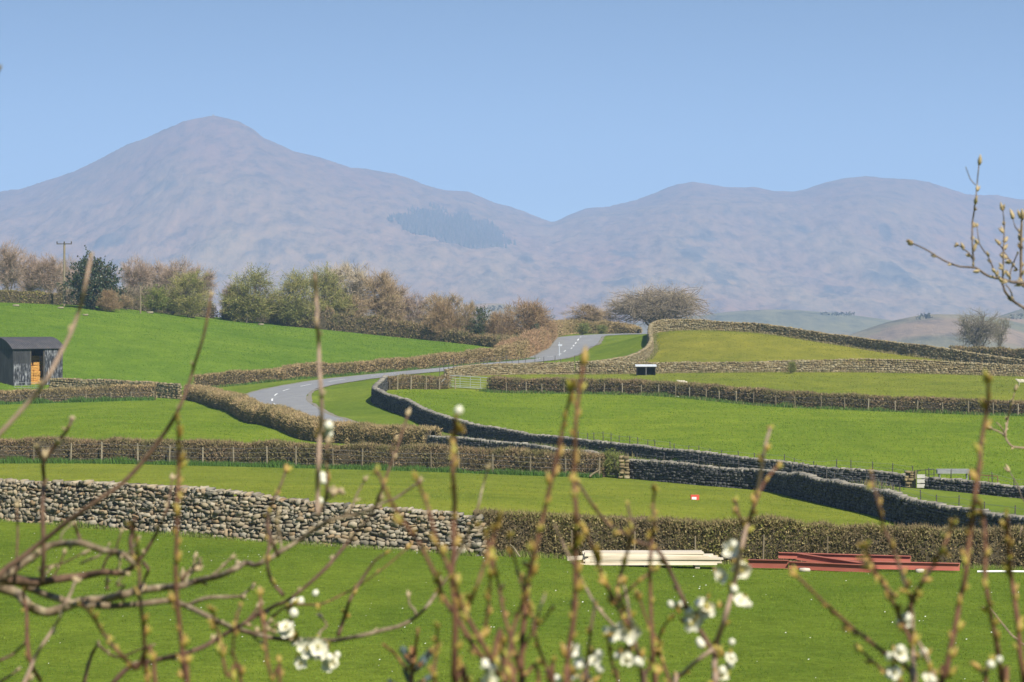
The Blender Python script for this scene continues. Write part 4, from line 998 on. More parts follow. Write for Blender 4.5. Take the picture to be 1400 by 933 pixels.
grass('grass', 'yellowish grass of the mound and the strip in front of the tan wall', 60000, 245, 352, 680, 1460, lambda p, d: ((d > np.interp(p, h3[:, 0], h3[:, 1])+.8)&(d < 298))|((p > 895)&(d > 301)&(d < np.interp(p, rdk[:, 0], rdk[:, 1])-.5)), .09, .06, [(0.156,0.172,0.036),(0.198,0.201,0.048),(0.222,0.218,0.066)], 66)
tufts('lush green nettles and grass along the foot of the middle hedge', MIDH, 16000, 1.15, .32, .05, LUSH, 71)
tufts('lush grass along the foot of the barn hedge', LEFTH, 6000, 1.2, .4, .08, LUSH, 72)
tufts('grass along the foot of the near stone wall', NEARW, 9000, .38, .14, .018, GN+DRY[2:], 73, .12)
tufts('grass along the foot of the near hedge', NEARH, 14000, .62, .16, .018, GN+DRY, 74, .15)
tufts('grass along the foot of the long hedge behind the bright field', HEDGE5, 9000, 1.15, .3, .07, LUSH+DRY[2:], 75)
tufts('long dry grass in the lane between the two dark walls', [(600,598,214),(660,606,205),(720,612,198),(800,620,188),(850,624,183),(940,640,174),(1050,655,167),(1150,664,163),(1240,668,161)], 6000, .9, .35, .05, DRY+LUSH[:2], 76, .5)
tufts('dry grass at the foot of the long tan wall', W5, 4000, .45, .3, .07, DRY, 77, .15)
tufts('dry grass at the foot of the ridge wall', RIDGE[1:], 4000, .45, .3, .07, DRY, 78, .15)
tufts('tan grass on the road verge below the far hedge', FARH, 9000, 1.3, .28, .07, DRY[2:]+LUSH, 79, .4)
tufts('rough grass at the foot of the wall winding up the bank', W4, 3000, .5, .22, .06, DRY+LUSH[:1], 80, .2)
# daisies and litter specks in the near field
rng0 = np.random.default_rng(5); n = 170; D_ = rng0.uniform(45, 79, n); px = rng0.uniform(-20, 1420, n)
x = (px-700)/F*D_; z = ht(np.c_[x, D_])+.04; s = rng0.uniform(.008, .022, n); a = rng0.uniform(0, 2*PI, n)
v = np.stack([np.c_[x+s*np.cos(a+k*PI/2), D_+s*np.sin(a+k*PI/2), z+s*.5*np.sin(k*2.+a)] for k in range(4)], 1).reshape(-1, 3)
o = link_mesh('daisies', uniform_mesh('daisies', v, np.arange(4*n).reshape(-1, 4)), plain('daisy_white', (.62,.62,.56), (.78,.78,.72))); tag(o, 'tiny white daisies scattered over the nearest field', 'daisies', kind='stuff')

# ------------------------------------------------------------------ fells and far land
SKY_L = np.array([(-900,300),(-500,285),(-200,270),(0,262),(15,259),(30,258),(60,248),(100,235),(140,216),(160,204),(195,190),(225,176),(255,164),(275,160),(290,158),(325,165),(345,175),(362,189),(400,206),(440,216),(480,230),(500,231),(540,237),(580,253),(610,260),(640,262),(670,275),(715,288),(735,297),(757,304),
                  (775,295),(800,285),(818,283),(832,283),(870,273),(900,262),(925,252),(948,248),(975,253),(1000,256),(1030,256),(1060,261),(1085,262),(1105,258),(1130,249),(1155,243),(1185,241),(1215,244),(1240,244),(1270,249),(1290,255),(1320,265),(1345,267),(1362,267),(1400,273),(1600,300),(2300,320)])
RID = np.array([(-900,6900),(0,6900),(150,6300),(290,6000),(450,6300),(600,6800),(757,7500),(850,7000),(950,6900),(1080,7300),(1185,6700),(1330,6900),(1500,7200),(2300,7200)])
hp = np.r_[np.arange(-900, -60, 9.), np.arange(-60, 1460, 3.), np.arange(1460, 2301, 9.)]; hy = np.r_[np.geomspace(930, 3600, 70), np.linspace(3640, 8900, 300)]
HP, HY = np.meshgrid(hp, hy); hpx = HP.ravel(); hyy = HY.ravel(); hx = (hpx-700)/F*hyy
sky_y = np.interp(hpx, SKY_L[:, 0], SKY_L[:, 1]); 
def gsm(a, sg):
    k = np.exp(-.5*(np.arange(-3*sg, 3*sg+1)/sg)**2); k /= k.sum(); return np.convolve(np.pad(a, 3*sg, 'edge'), k, 'valid')
hpu = np.arange(-900, 2301, 4.)
rd1 = np.interp(hp, hpu, gsm(np.interp(hpu, RID[:, 0], RID[:, 1]), 20)); Rd = np.tile(rd1, len(hy))
zr = H+(YH-sky_y)/F*Rd; zs1 = np.interp(hp, hpu, gsm(H+(YH-np.interp(hpu, SKY_L[:, 0], SKY_L[:, 1]))/F*np.interp(hpu, hp, rd1), 15)); zrs = np.tile(zs1, len(hy)); foot = 3700+250*np.sin(hpx*.006)
zb = -34.0
s = np.clip((hyy-foot)/(Rd-foot), 0, None)
nz1 = np.array([mnoise.ridged_multi_fractal(Vector((a*.0013, b*.00045, 3.1)), 1.0, 2.1, 6, 1.0, 2.0) for a, b in zip(hx, hyy)])
nz2 = np.array([mnoise.fractal(Vector((a*.0055, b*.0013, 7.7)), 1.0, 2.0, 5) for a, b in zip(hx, hyy)])
nz3 = np.array([mnoise.fractal(Vector((a*.022, b*.0055, 1.7)), .7, 2.0, 4) for a, b in zip(hx, hyy)])
sc = np.clip(s, 0, 1); shp = sc**1.08*.72+.28*sc**2*(3-2*sc)
kk = sc**3.5; z = zb+(zrs*(1-kk)+zr*kk-zb)*shp
env = np.clip(4*sc*(1-sc), 0, 1)
amp = np.clip((zr-zb)/400, .4, 1)
z += env*amp*((nz1-nz1.mean())*37+nz2*14)+np.clip(sc*3, 0, 1)*nz3*9*(1-.8*sc)
past = np.clip(hyy-Rd, 0, None); z -= past*.35
low = s <= 0
def bump(px, D, y, wp, wd):
    g = np.exp(-((hpx-px)/wp)**2-((hyy-D)/wd)**2); return g*((H-(y-YH)/F*D)-zb)
z = np.where(hyy < 3950, np.maximum(z, z+0), z)
z += bump(1290, 1900, 432, 210, 420)+bump(1060, 2900, 421, 300, 420)*.92+bump(660, 2600, 421, 120, 380)+bump(1480, 2500, 415, 150, 400)
z += np.where(hyy < 3950, nz2*2.5, 0)
tz = np.interp(hyy, [930, 1150], [1, 0]); gz_edge = np.array([H-26-4]*len(hyy)); z = np.where(tz > 0, z*(1-tz)+gz_edge*tz, z)
hme = grid_mesh('fells', np.c_[hx, hyy, z], len(hy), len(hp))
yy = YH-(z-H)/hyy*F
# moor, bracken, pasture and bare rock colours, some with haze painted in
c_m = np.array([(.25,.155,.115)])*np.ones((len(z), 1))
t = np.clip(.5+nz2*.7, 0, 1)[:, None]; c_m = c_m*(1-t)+np.array([(.27,.205,.135)])*t
t = np.clip((nz3*.9+nz2*.25-.22)*2.2, 0, 1)[:, None]; c_m = c_m*(1-.5*t)+np.array([(.12,.11,.11)])*.5*t
t = (np.clip((sc+nz2*.12-.35)/.6, 0, 1)*.62*np.clip((zr-zb)/330, .35, 1))[:, None]; c_m = c_m*(1-t)+np.array([(.15,.082,.062)])*t  # upper slopes: brown heather, darkened further to imitate thinner haze up high
t = np.clip((nz1-nz1.mean())*.9-.25, 0, 1)[:, None]; c_m = c_m*(1-.35*t)+np.array([(.30,.225,.165)])*.35*t
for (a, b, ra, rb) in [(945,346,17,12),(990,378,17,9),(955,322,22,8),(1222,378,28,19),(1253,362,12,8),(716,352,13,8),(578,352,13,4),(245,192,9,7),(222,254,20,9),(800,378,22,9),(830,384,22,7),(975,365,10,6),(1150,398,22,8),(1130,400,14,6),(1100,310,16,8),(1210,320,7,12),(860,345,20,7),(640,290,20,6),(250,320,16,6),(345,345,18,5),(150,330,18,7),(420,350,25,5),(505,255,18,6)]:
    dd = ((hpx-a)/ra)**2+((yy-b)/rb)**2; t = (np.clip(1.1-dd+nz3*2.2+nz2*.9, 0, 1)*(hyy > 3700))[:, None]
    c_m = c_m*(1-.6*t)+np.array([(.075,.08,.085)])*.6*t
lowm = np.clip((4050-hyy)/200, 0, 1)[:, None]
cell = np.floor(hx/90+.3*np.sin(hyy/170)).astype(int)*131+np.floor(hyy/130+.35*np.sin(hx/120)).astype(int)*17
rv = np.random.default_rng(4).uniform(0, 1, 4096)[np.abs(cell) % 4096][:, None]
pal = np.where(rv < .35, np.array([(.175,.17,.115)]), np.where(rv < .6, np.array([(.22,.19,.13)]), np.where(rv < .8, np.array([(.26,.195,.145)]), np.array([(.20,.185,.125)]))))  # valley fields paled and dulled, putting distance haze into their colour
c_m = c_m*(1-lowm)+pal*lowm
ca = hme.color_attributes.new('field', 'FLOAT_COLOR', 'POINT'); ca.data.foreach_set('color', np.c_[c_m, np.ones(len(z))].astype(np.float32).ravel())
def fell_mat():
    m = bpy.data.materials.new('fell_moor'); nt, N, L, B = nodes_of(m); at = N.new('ShaderNodeAttribute'); at.attribute_name = 'field'
    tc = N.new('ShaderNodeTexCoord'); n = N.new('ShaderNodeTexNoise'); n.inputs['Scale'].default_value = .034; n.inputs['Detail'].default_value = 10; n.inputs['Roughness'].default_value = .75
    mp = N.new('ShaderNodeMapping'); mp.inputs['Scale'].default_value = (1, .26, .6); L.new(tc.outputs['Object'], mp.inputs[0]); L.new(mp.outputs[0], n.inputs['Vector']); r = ramp(nt, [(.36, (.52,.57,.66)), (.5, (1,1,1)), (.65, (1.3,1.22,1.1))]); L.new(n.outputs['Fac'], r.inputs[0])
    mx = N.new('ShaderNodeMix'); mx.data_type = 'RGBA'; mx.blend_type = 'MULTIPLY'; mx.inputs[0].default_value = 1; mx.clamp_result = False
    L.new(at.outputs['Color'], mx.inputs[6]); L.new(r.outputs[0], mx.inputs[7]); L.new(mx.outputs[2], B.inputs['Base Color']); B.inputs['Roughness'].default_value = 1; B.inputs['Specular IOR Level'].default_value = 0
    b = N.new('ShaderNodeBump'); b.inputs['Strength'].default_value = .6; b.inputs['Distance'].default_value = 9; L.new(n.outputs['Fac'], b.inputs['Height']); L.new(b.outputs[0], B.inputs['Normal'])
    return m
fell = link_mesh('fells', hme, fell_mat()); tag(fell, 'brown and purple fells rising behind the valley', 'hills', kind='structure')
# conifer plantation on the fell
from mathutils.geometry import intersect_point_tri_2d
poly = np.array([(540,304),(556,290),(571,281),(604,286),(638,298),(671,313),(690,328),(688,338),(668,343),(640,338),(614,333),(601,323),(574,321)])
def inpoly(px, y):
    c = np.zeros(len(px), bool); j = len(poly)-1
    for i in range(len(poly)):
        a, b = poly[i], poly[j]
        c ^= ((a[1] > y) != (b[1] > y)) & (px < (b[0]-a[0])*(y-a[1])/(b[1]-a[1]+1e-9)+a[0]); j = i
    return c
ins = np.where(inpoly(hpx+nz3*26, yy+nz3*7+nz2*12) & (hyy > 4000) & (hyy < 7000))[0]
rng = np.random.default_rng(9); ins = ins[np.array([mnoise.noise(Vector((hx[q]*.007, hyy[q]*.0022, 2.2)))+.6*mnoise.noise(Vector((hx[q]*.03, hyy[q]*.008, 8.)))+rng.normal(0, .12) for q in ins]) > -.20]; k = rng.choice(ins, 4600); cx = hx[k]+rng.normal(0, 5, len(k)); cy = hyy[k]+rng.normal(0, 8, len(k)); cz = z[k]-3
hh_ = rng.uniform(9, 17, len(k)); rr = rng.uniform(3.0, 5.0, len(k)); an = np.arange(5)*2*PI/5
ring = np.stack([np.c_[cx+rr*np.cos(a), cy+rr*np.sin(a), cz] for a in an], 1); tip = np.c_[cx, cy, cz+hh_][:, None]
v = np.concatenate([ring, tip], 1).reshape(-1, 3); b = np.arange(len(k))[:, None, None]*6; fc = (np.array([[i, (i+1) % 5, 5] for i in range(5)])[None]+b).reshape(-1, 3)
o = link_mesh('conifer_plantation', uniform_mesh('conifer_plantation', v, fc), island_mat('conifer', [(0.053,0.057,0.053),(0.086,0.080,0.070),(0.113,0.091,0.089)])); tag(o, 'dark conifer plantation on the flank of the fell', 'forest', kind='stuff')
# scattered far trees and field hedges of the valley floor
rng = np.random.default_rng(12); nt_ = 36; fx = rng.uniform(560, 1600, nt_); fd = rng.uniform(1500, 3300, nt_)
from bisect import bisect
def hz(px, D):
    i = min(max(int(np.searchsorted(hy, D)), 1), len(hy)-1); j = int(np.argmin(np.abs(hp-px))); return float(z[i*len(hp)+j])
vs, fs = [], []
for i in range(nt_):
    x_, D_ = (fx[i]-700)/F*fd[i], fd[i]; zz = hz(fx[i], D_)-1; L_ = rng.uniform(6, 70) if i % 3 else 6; 
    for q in range(int(L_/5)+1):
        for w in range(14):
            c = np.array([x_+q*5+rng.normal(0, 1.6), D_+rng.normal(0, 1.6)+q*rng.normal(0, .6), zz+rng.uniform(.3, 4.5 if L_ < 10 else 2.6)]); a = rng.normal(0, .75, 3); b = rng.normal(0, .75, 3)
            n0 = len(vs)*4; vs.append([c-a, c-b, c+a, c+b]); fs.append([n0, n0+1, n0+2, n0+3])
o = link_mesh('far_woods', uniform_mesh('far_woods', np.array(vs).reshape(-1, 3), np.array(fs)), island_mat('far_leaf', [(.05,.055,.03),(.09,.075,.05),(.065,.07,.035)])); tag(o, 'distant hedgerow trees on the low hills below the fells', 'trees', kind='stuff')
# summit cairn
cn = MB(); rng = np.random.default_rng(2)
i = int(np.argmin(np.abs(hp-290))); col_z = z.reshape(len(hy), len(hp))[:, i]; j = int(np.argmax((col_z-H)/hy)); 
for q in range(4): cn.tube([(rng.normal(0, .8), 0, -3+q*1.3), (rng.normal(0, .6), 0, -1.4+q*1.3)], [5-q*1.1, 4.2-q*1.1], 7)
o = cn.build('summit_cairn', stone_m, None); o.location = (hx.reshape(len(hy), len(hp))[j, i], hy[j], col_z[j]); tag(o, 'tiny stone cairn on the summit of the highest fell', 'cairn')

# ------------------------------------------------------------------ budding branches close to the viewer
bk_lichen = noise_mat('bark_lichen', [(.3,(0.071,0.049,0.033)),(.5,(0.179,0.133,0.084)),(.68,(0.321,0.265,0.177)),(.8,(0.356,0.298,0.138))], 45, bump=.5, bdist=.002, spec=.2)
bk_dark = noise_mat('bark_dark', [(.3,(0.064,0.038,0.025)),(.7,(0.159,0.095,0.059))], 60, bump=.5, bdist=.002)
bk_red = noise_mat('bark_red', [(.3,(0.078,0.034,0.022)),(.55,(0.143,0.068,0.037)),(.75,(0.192,0.116,0.056))], 45, bump=.3, bdist=.001)
bk_grey = noise_mat('bark_grey', [(.3,(0.200,0.138,0.096)),(.7,(0.360,0.258,0.185))], 50, bump=.3, bdist=.001)
bud_y = island_mat('bud_green', [(0.276,0.264,0.038),(0.368,0.312,0.048),(0.322,0.180,0.048),(0.391,0.264,0.057)], noise_cols=[(.20,.23,.035),(.35,.20,.08)], nscale=60, namt=.5, rough=.5, spec=.4)
bud_p = island_mat('bud_cream', [(.30,.23,.13),(.40,.32,.19),(.25,.17,.09)], rough=.6)
pet_m = noise_mat('petal', [(.3,(0.582,0.561,0.432)),(.7,(0.686,0.663,0.540))], 40, rough=.6)
sta_m = plain('stamen', (.55,.45,.12), (.70,.62,.25), scale=80)
cal_m = plain('calyx', (.30,.32,.07), (.38,.36,.10), scale=60)
def bud_mesh(i):
    rng = np.random.default_rng(i); mb = MB(); zs = np.linspace(0, 1, 6); prof = np.array([.5, .95, 1.0, .8, .45, .06])
    mb.tube([(.05*math.sin(z_*3+i), .05*math.cos(z_*2+i), z_) for z_ in zs], prof*.20, 7)
    if i % 2: mb.tube([(.0, .1, .1), (.12, .22, .5), (.18, .3, .85)], [.16, .15, .03], 6)
    if i % 3 == 0: mb.tube([(.0, -.1, .1), (-.15, -.2, .45), (-.28, -.24, .7)], [.15, .14, .03], 6)
    me = bpy.data.meshes.new('bud'); me.from_pydata(np.concatenate(mb.v).tolist(), [], mb.f); me.polygons.foreach_set('use_smooth', [True]*len(me.polygons)); return me
BUDS = {}
for kd, mt in (('y', bud_y), ('p', bud_p)):
    BUDS[kd] = []
    for i in range(4):
        m = bud_mesh(i); m.materials.append(mt); BUDS[kd].append(m)
def put(name, me, parent, loc, d, size, spin):
    o = bpy.data.objects.new(name, me); COL.objects.link(o); o.parent = parent
    q = Vector(d).to_track_quat('Z', 'Y'); o.rotation_mode = 'QUATERNION'; o.rotation_quaternion = q @ Matrix.Rotation(spin, 3, 'Z').to_quaternion()
    o.location = loc; o.scale = (size, size, size); return o
def petal_mesh(seed):
    rng = np.random.default_rng(seed); mb = MB()
    for k in range(5):
        a = k*2*PI/5+rng.normal(0, .1); cup = rng.uniform(.15, .45); n = 5; v = []; f = []
        for i in range(n):
            t = i/(n-1); wd = .25*math.sin(PI*min(1, .10+t*.80))**.8
            for j in range(5):
                u = (j-2)/2; r_ = .08+.44*t; zz = cup*t*t*.5+.10*u*u*t+.02*rng.normal()*t
                x, y = r_, u*wd; v.append((x*math.cos(a)-y*math.sin(a), x*math.sin(a)+y*math.cos(a), zz))
        for i in range(n-1):
            for j in range(4): q = i*5+j; f.append((q, q+1, q+6, q+5))
        mb.add(v, f)
    me = bpy.data.meshes.new('petals'); me.from_pydata(np.concatenate(mb.v).tolist(), [], mb.f); me.polygons.foreach_set('use_smooth', [True]*len(me.polygons)); me.materials.append(pet_m)
    st = MB()
    for k in range(14):
        a = rng.uniform(0, 2*PI); r_ = rng.uniform(.05, .2); e = (r_*math.cos(a), r_*math.sin(a), rng.uniform(.2, .34))
        st.tube([(0, 0, 0), (e[0]*.6, e[1]*.6, e[2]*.7), e], [.010, .008, .008], 4); st.tube([e, (e[0], e[1], e[2]+.03), (e[0], e[1], e[2]+.05)], [.012, .026, .012], 5)
    sm_ = bpy.data.meshes.new('stamens'); sm_.from_pydata(np.concatenate(st.v).tolist(), [], st.f); sm_.materials.append(sta_m)
    cl = MB().tube([(0, 0, -.5), (0, 0, -.16), (0, 0, -.06), (0, 0, .02)], [.025, .03, .10, .07], 7)
    cm = bpy.data.meshes.new('calyx'); cm.from_pydata(np.concatenate(cl.v).tolist(), [], cl.f); cm.materials.append(cal_m)
    return me, sm_, cm
FLW = [petal_mesh(i) for i in range(4)]
def fbud_mesh():
    mb = MB().tube([(0, 0, 0), (0, 0, .18), (0, 0, .45), (0, 0, .72), (0, 0, .88)], [.18, .36, .42, .28, .05], 9); me = bpy.data.meshes.new('flower_bud'); me.from_pydata(np.concatenate(mb.v).tolist(), [], mb.f)
    me.polygons.foreach_set('use_smooth', [True]*len(me.polygons)); me.materials.append(pet_m); return me
FBUD = fbud_mesh()
frng = np.random.default_rng(2024)
class Plant:
    def __init__(s, name, label, cat, px, D, group=None):
        s.D = D; s.base = G(px, D); s.root = empty(name, s.base); tag(s.root, label, cat, group); s.px = px
    def stem(s, name, pts, dD, r0, r1, mat, nb=0, kind='y', bs=9, root=False, spurs=0, tipbud=True, nodes=.12, d1=None):
        """pts: photo columns and rows from the thick end to the tip; r0, r1 half widths in photo pixels"""
        D0 = s.D+dD; D1 = s.D+(dD if d1 is None else d1); n = len(pts)
        w = np.array([P(a, b, D0+(D1-D0)*i/max(1, n-1)+frng.normal(0, .035)*(0 < i < n)) for i, (a, b) in enumerate(pts)])
        rp = np.linspace(r0, r1, n)
        if root:
            low = s.base.copy(); low[2] -= .1; mid = np.array([w[0][0]*.45+low[0]*.55, w[0][1]*.5+low[1]*.5, (w[0][2]*.45+low[2]*.55)])
            w = np.vstack([low, mid, w]); rp = np.r_[r0*1.7, r0*1.35, rp]
        c = smooth3(np.c_[w, rp], .012 if D0 < 7 else .03); q = c[:, :3].copy(); rad = np.maximum(c[:, 3]*(.78 if mat is bk_red else .76), .5)/F*D0
        q += np.array([mnoise.noise_vector(Vector(p*14))*.0022 for p in q]); rad = rad*(1+nodes*np.array([mnoise.noise(Vector(p*35)) for p in q]))
        o = MB().tube(q-s.base, rad, 7).build(name, mat, s.root, None, True)
        vis = np.where(q[:, 2] > H-(960-YH)/F*D0)[0]
        for k in range(spurs):
            if len(vis) < 8: break
            i = vis[int(len(vis)*frng.uniform(.03, .97))]; t = q[min(i+1, len(q)-1)]-q[max(i-1, 0)]; t /= np.linalg.norm(t)+1e-9
            d = np.array([frng.normal(0, .55), frng.normal(0, .3), frng.uniform(.5, 1.2)*(1 if frng.uniform() < .85 else -1)])+t*.5; d /= np.linalg.norm(d); L_ = frng.uniform(14, 58)/F*D0
            pp = smooth3(np.array([q[i], q[i]+d*L_*.4+frng.normal(0, .06, 3)*L_, q[i]+d*L_*.75+frng.normal(0, .1, 3)*L_, q[i]+d*L_+np.array([0, 0, .15*L_])]), .008)
            MB().tube(pp-s.base, np.linspace(2.0, 1.2, len(pp))/F*D0*frng.uniform(.8, 1.3), 6).build('twig', mat, o, None, True)
            put('bud', BUDS[kind][int(frng.integers(4))], o, pp[-1]-s.base, pp[-1]-pp[-2], bs/F*D0*1.3, frng.uniform(0, 6))
            if L_ > 30/F*D0: put('bud', BUDS[kind][int(frng.integers(4))], o, pp[len(pp)//2]-s.base, d+frng.normal(0, .5, 3), bs/F*D0*1.1, 0)
        if nb and len(vis) > 6:
            for k in range(nb):
                i = vis[int(len(vis)*((k+.6+frng.uniform(-.3, .3))/nb))-1] if k < nb-1 or not tipbud else vis[-1]
                t = q[min(i+1, len(q)-1)]-q[max(i-1, 0)]; t /= np.linalg.norm(t)+1e-9; sd = np.cross(t, frng.normal(0, 1, 3)); sd /= np.linalg.norm(sd)
                last = tipbud and k == nb-1; d = t if last else t*.9+sd*.42; pos = q[i]+(0 if last else 1)*sd*rad[i]*.7
                put('bud', BUDS[kind][int(frng.integers(4))], o, pos-s.base, d, bs/F*D0*frng.uniform(.7, 1.7)*(1.2 if last else 1), frng.uniform(0, 6))
        return o, q
    def bloom(s, px, py, dD=0, size=25, tilt=.38):
        D_ = s.D+dD; p = P(px, py, D_); d = np.array([0, -1, .25])+frng.normal(0, tilt, 3); i = int(frng.integers(4)); sz = size*1.1/F*D_*frng.uniform(.9, 1.12)
        o = put('blossom', FLW[i][0], s.root, p-s.base, d, sz, frng.uniform(0, 6))
        for nm, k in (('stamens', 1), ('calyx', 2)):
            c = bpy.data.objects.new(nm, FLW[i][k]); COL.objects.link(c); c.parent = o
    def fbud(s, px, py, dD=0, size=12):
        D_ = s.D+dD; p = P(px, py, D_); d = np.array([0, -.3, 1.])+frng.normal(0, .5, 3)
        o = put('flower_bud', FBUD, s.root, p-s.base, d, size/F*D_*1.15*frng.uniform(.85, 1.2), 0)
        c = bpy.data.objects.new('calyx', FLW[0][2]); COL.objects.link(c); c.parent = o
    def cluster(s, px, py, no, nb, dD=0, sp=11, size=25):
        for k in range(no): s.bloom(px+frng.normal(0, sp*.6)*(k > 0), py+frng.normal(0, sp*.5)*(k > 0), dD+frng.normal(0, .012), size)
        for k in range(2+no): put('bud', BUDS['y'][int(frng.integers(4))], s.root, P(px+frng.normal(0, sp*.8), py+frng.normal(0, sp*.6), s.D+dD+.01)-s.base, np.array([0, -.2, 1])+frng.normal(0, .5, 3), 13/F*s.D*frng.uniform(.8, 1.5), 0)
        for k in range(nb): s.fbud(px+frng.normal(0, sp), py+frng.normal(0, sp)-3, dD+frng.normal(0, .012))

# --- old fruit tree at the left
A = Plant('fruit_tree', 'lichened old fruit tree reaching crooked grey branches in from the left edge', 'tree', -330, 4.7)
tw = lambda *p: [tuple(q) for q in p]
lo = A.base
trunk_pts = np.array([lo+np.array([0, 0, -.15]), lo+np.array([.02, .02, .5]), lo+np.array([.0, -.02, 1.0]), P(-250, 880, 4.7)]); trunk_pts = smooth3(trunk_pts, .05)
MB().tube(trunk_pts-A.base, np.linspace(.10, .055, len(trunk_pts)), 10).build('trunk', bk_lichen, A.root, None, True)
br = 'branch'
A.stem(br, [(-250,880),(-120,815),(-30,790),(0,789),(15,791),(39,795),(57,795),(77,792),(116,787),(144,783),(167,783),(185,773)], 0, 13, 5, bk_dark, 5, 'p', 8, spurs=4)
A.stem(br, [(-30,800),(8,786),(30,772),(55,755),(68,746),(90,743),(113,743),(139,752),(159,755),(172,760),(185,773)], -.05, 7, 5.5, bk_lichen, 3, 'p', 8, tipbud=False, spurs=4)
A.stem(br, [(185,773),(200,752),(215,728),(226,700),(232,678),(236,655)], 0, 4, 1.6, bk_dark, 4, 'p', 8)
A.stem(br, [(185,773),(178,745),(182,722),(184,710)], -.02, 5, 3.5, bk_dark, 0)
A.stem(br, [(-60,850),(0,784),(30,762),(59,740),(123,691),(165,663),(200,627),(226,591),(244,560),(255,535),(262,515),(272,480),(283,440),(289,405)], -.3, 5.5, 2.2, bk_dark, 8, 'p', 6)
A.stem(br, [(-60,650),(0,592),(40,548),(64,518),(83,483),(97,455),(108,425),(118,390),(125,352)], -.9, 4.6, 3.0, bk_grey, 4, 'p', 8)
A.stem(br, [(-120,815),(10,796),(39,804),(72,816),(105,825),(154,829),(193,827),(231,822),(249,827),(273,837),(296,849),(324,860),(350,868),(394,874),(448,877),(473,873),(504,867),(545,856),(566,845),(581,832),(597,809),(612,788),(623,765),(638,732),(652,698),(660,668),(667,642)], .05, 7, 1.8, bk_lichen, 10, 'p', 9, spurs=6)
A.stem(br, [(-30,795),(20,810),(33,822),(45,833),(66,838),(90,830),(113,821),(144,819),(167,814),(185,809),(219,804),(247,801),(265,796),(296,788),(321,777),(337,771),(350,773),(371,762),(401,742),(435,721),(453,712),(494,703),(515,693),(545,678),(571,660)], .12, 10, 2.2, bk_lichen, 12, 'p', 9, spurs=6)
A.stem(br, [(154,935),(180,912),(226,899),(257,893),(290,878),(321,860),(350,843),(376,827),(396,819),(448,775),(473,744),(494,721),(510,700),(527,655),(540,619),(548,593),(556,568)], -.1, 5, 2.0, bk_dark, 12, 'p', 9, spurs=6)
A.stem(br, [(57,800),(59,750),(58,693),(60,660),(60,637),(62,628)], -.15, 4.6, 3.4, bk_dark, 4, 'p', 9)
A.stem(br, [(62,628),(77,609),(86,595),(93,583),(98,573)], -.15, 4, 2.6, bk_dark, 3, 'p', 14)
A.stem(br, [(62,632),(54,620),(50,612)], -.15, 3, 2.4, bk_dark, 1, 'p', 15)
A.stem(br, [(435,704),(434,670),(436,637),(438,600),(440,565),(437,520),(436,494),(435,465),(434,443),(432,410),(430,376)], -.6, 4.4, 3.3, bk_grey, 6, 'p', 8)
A.stem(br, [(435,704),(443,688),(446,668),(447,640),(448,610),(449,580)], -.4, 3.2, 2.2, bk_dark, 6, 'p', 13)
A.stem(br, [(446,683),(456,678),(466,672)], -.4, 2.4, 1.8, bk_dark, 2, 'p', 11)
A.stem(br, [(380,760),(368,730),(364,710),(372,690),(382,670),(390,645)], -.2, 3.6, 2, bk_dark, 5, 'y', 12)
A.stem(br, [(55,930),(41,904),(37,852),(34,820),(31,805)], -.4, 4, 2.5, bk_red, 3, 'y', 9)
A.stem(br, [(30,940),(46,904),(60,880),(75,858),(90,825),(103,796)], -.5, 4, 2.2, bk_grey, 4, 'p', 11)
A.stem(br, [(-20,910),(0,903),(20,893),(33,878),(36,866)], -.2, 3.2, 2, bk_dark, 1, 'p', 8)
A.stem(br, [(-20,945),(0,932),(12,924),(24,916)], -.1, 3.2, 1.8, bk_dark, 1, 'p', 8)
A.stem(br, [(115,935),(120,915),(127,895),(134,880)], .0, 4, 2.6, bk_dark, 1, 'p', 8)
A.stem(br, [(134,880),(150,896),(165,898),(188,890),(205,884)], .0, 2.6, 1.8, bk_dark, 2, 'p', 9)
A.stem(br, [(22,790),(23,760),(24,720),(24,695)], -.1, 2.6, 1.6, bk_dark, 2, 'p', 8)
A.stem(br, [(60,777),(85,770),(110,758)], .1, 2.6, 1.4, bk_dark, 1, 'p', 8)
A.stem(br, [(110,770),(135,760),(150,745)], .1, 2.4, 1.4, bk_lichen, 1, 'p', 8)
A.stem(br, [(112,742),(107,730),(102,715)], -.1, 3.6, 2.6, bk_dark, 0)
A.stem(br, [(195,770),(203,778),(198,790),(196,798)], 0, 3.6, 2, bk_dark, 1, 'p', 8)
A.stem(br, [(247,801),(252,788),(262,778),(272,770)], .1, 3.4, 2, bk_dark, 3, 'p', 11)
A.stem(br, [(330,816),(338,808),(345,802)], .1, 2.5, 2, bk_lichen, 1, 'p', 11)
A.stem(br, [(252,830),(280,818),(310,816),(330,816)], .1, 4, 3, bk_lichen, 1, 'p', 8)
A.stem(br, [(147,806),(146,799),(148,795)], .1, 3, 2.4, bk_dark, 1, 'p', 8)
A.stem(br, [(370,842),(400,828),(440,825),(470,812),(500,795),(530,772),(556,750)], -.1, 2.2, 1.2, bk_red, 7, 'y', 8)
A.stem(br, [(462,870),(470,845),(480,820),(497,790),(512,768),(526,758)], -.2, 4, 2, bk_dark, 4, 'y', 9)
A.stem(br, [(388,815),(372,795),(366,770),(369,730),(368,700)], -.3, 4, 2, bk_dark, 4, 'y', 10)
A.stem(br, [(-40,60),(-12,105),(0,92)], -.6, 3, 2.4, bk_dark, 1, 'p', 10)
A.cluster(434,884,3,1,0,9,24); A.cluster(392,858,2,0,0,7,20); A.cluster(404,842,0,4,0,10); A.cluster(453,904,2,2,0,7,18); A.cluster(412,906,1,1,0,5,15); A.cluster(404,874,1,1,0,5,15)
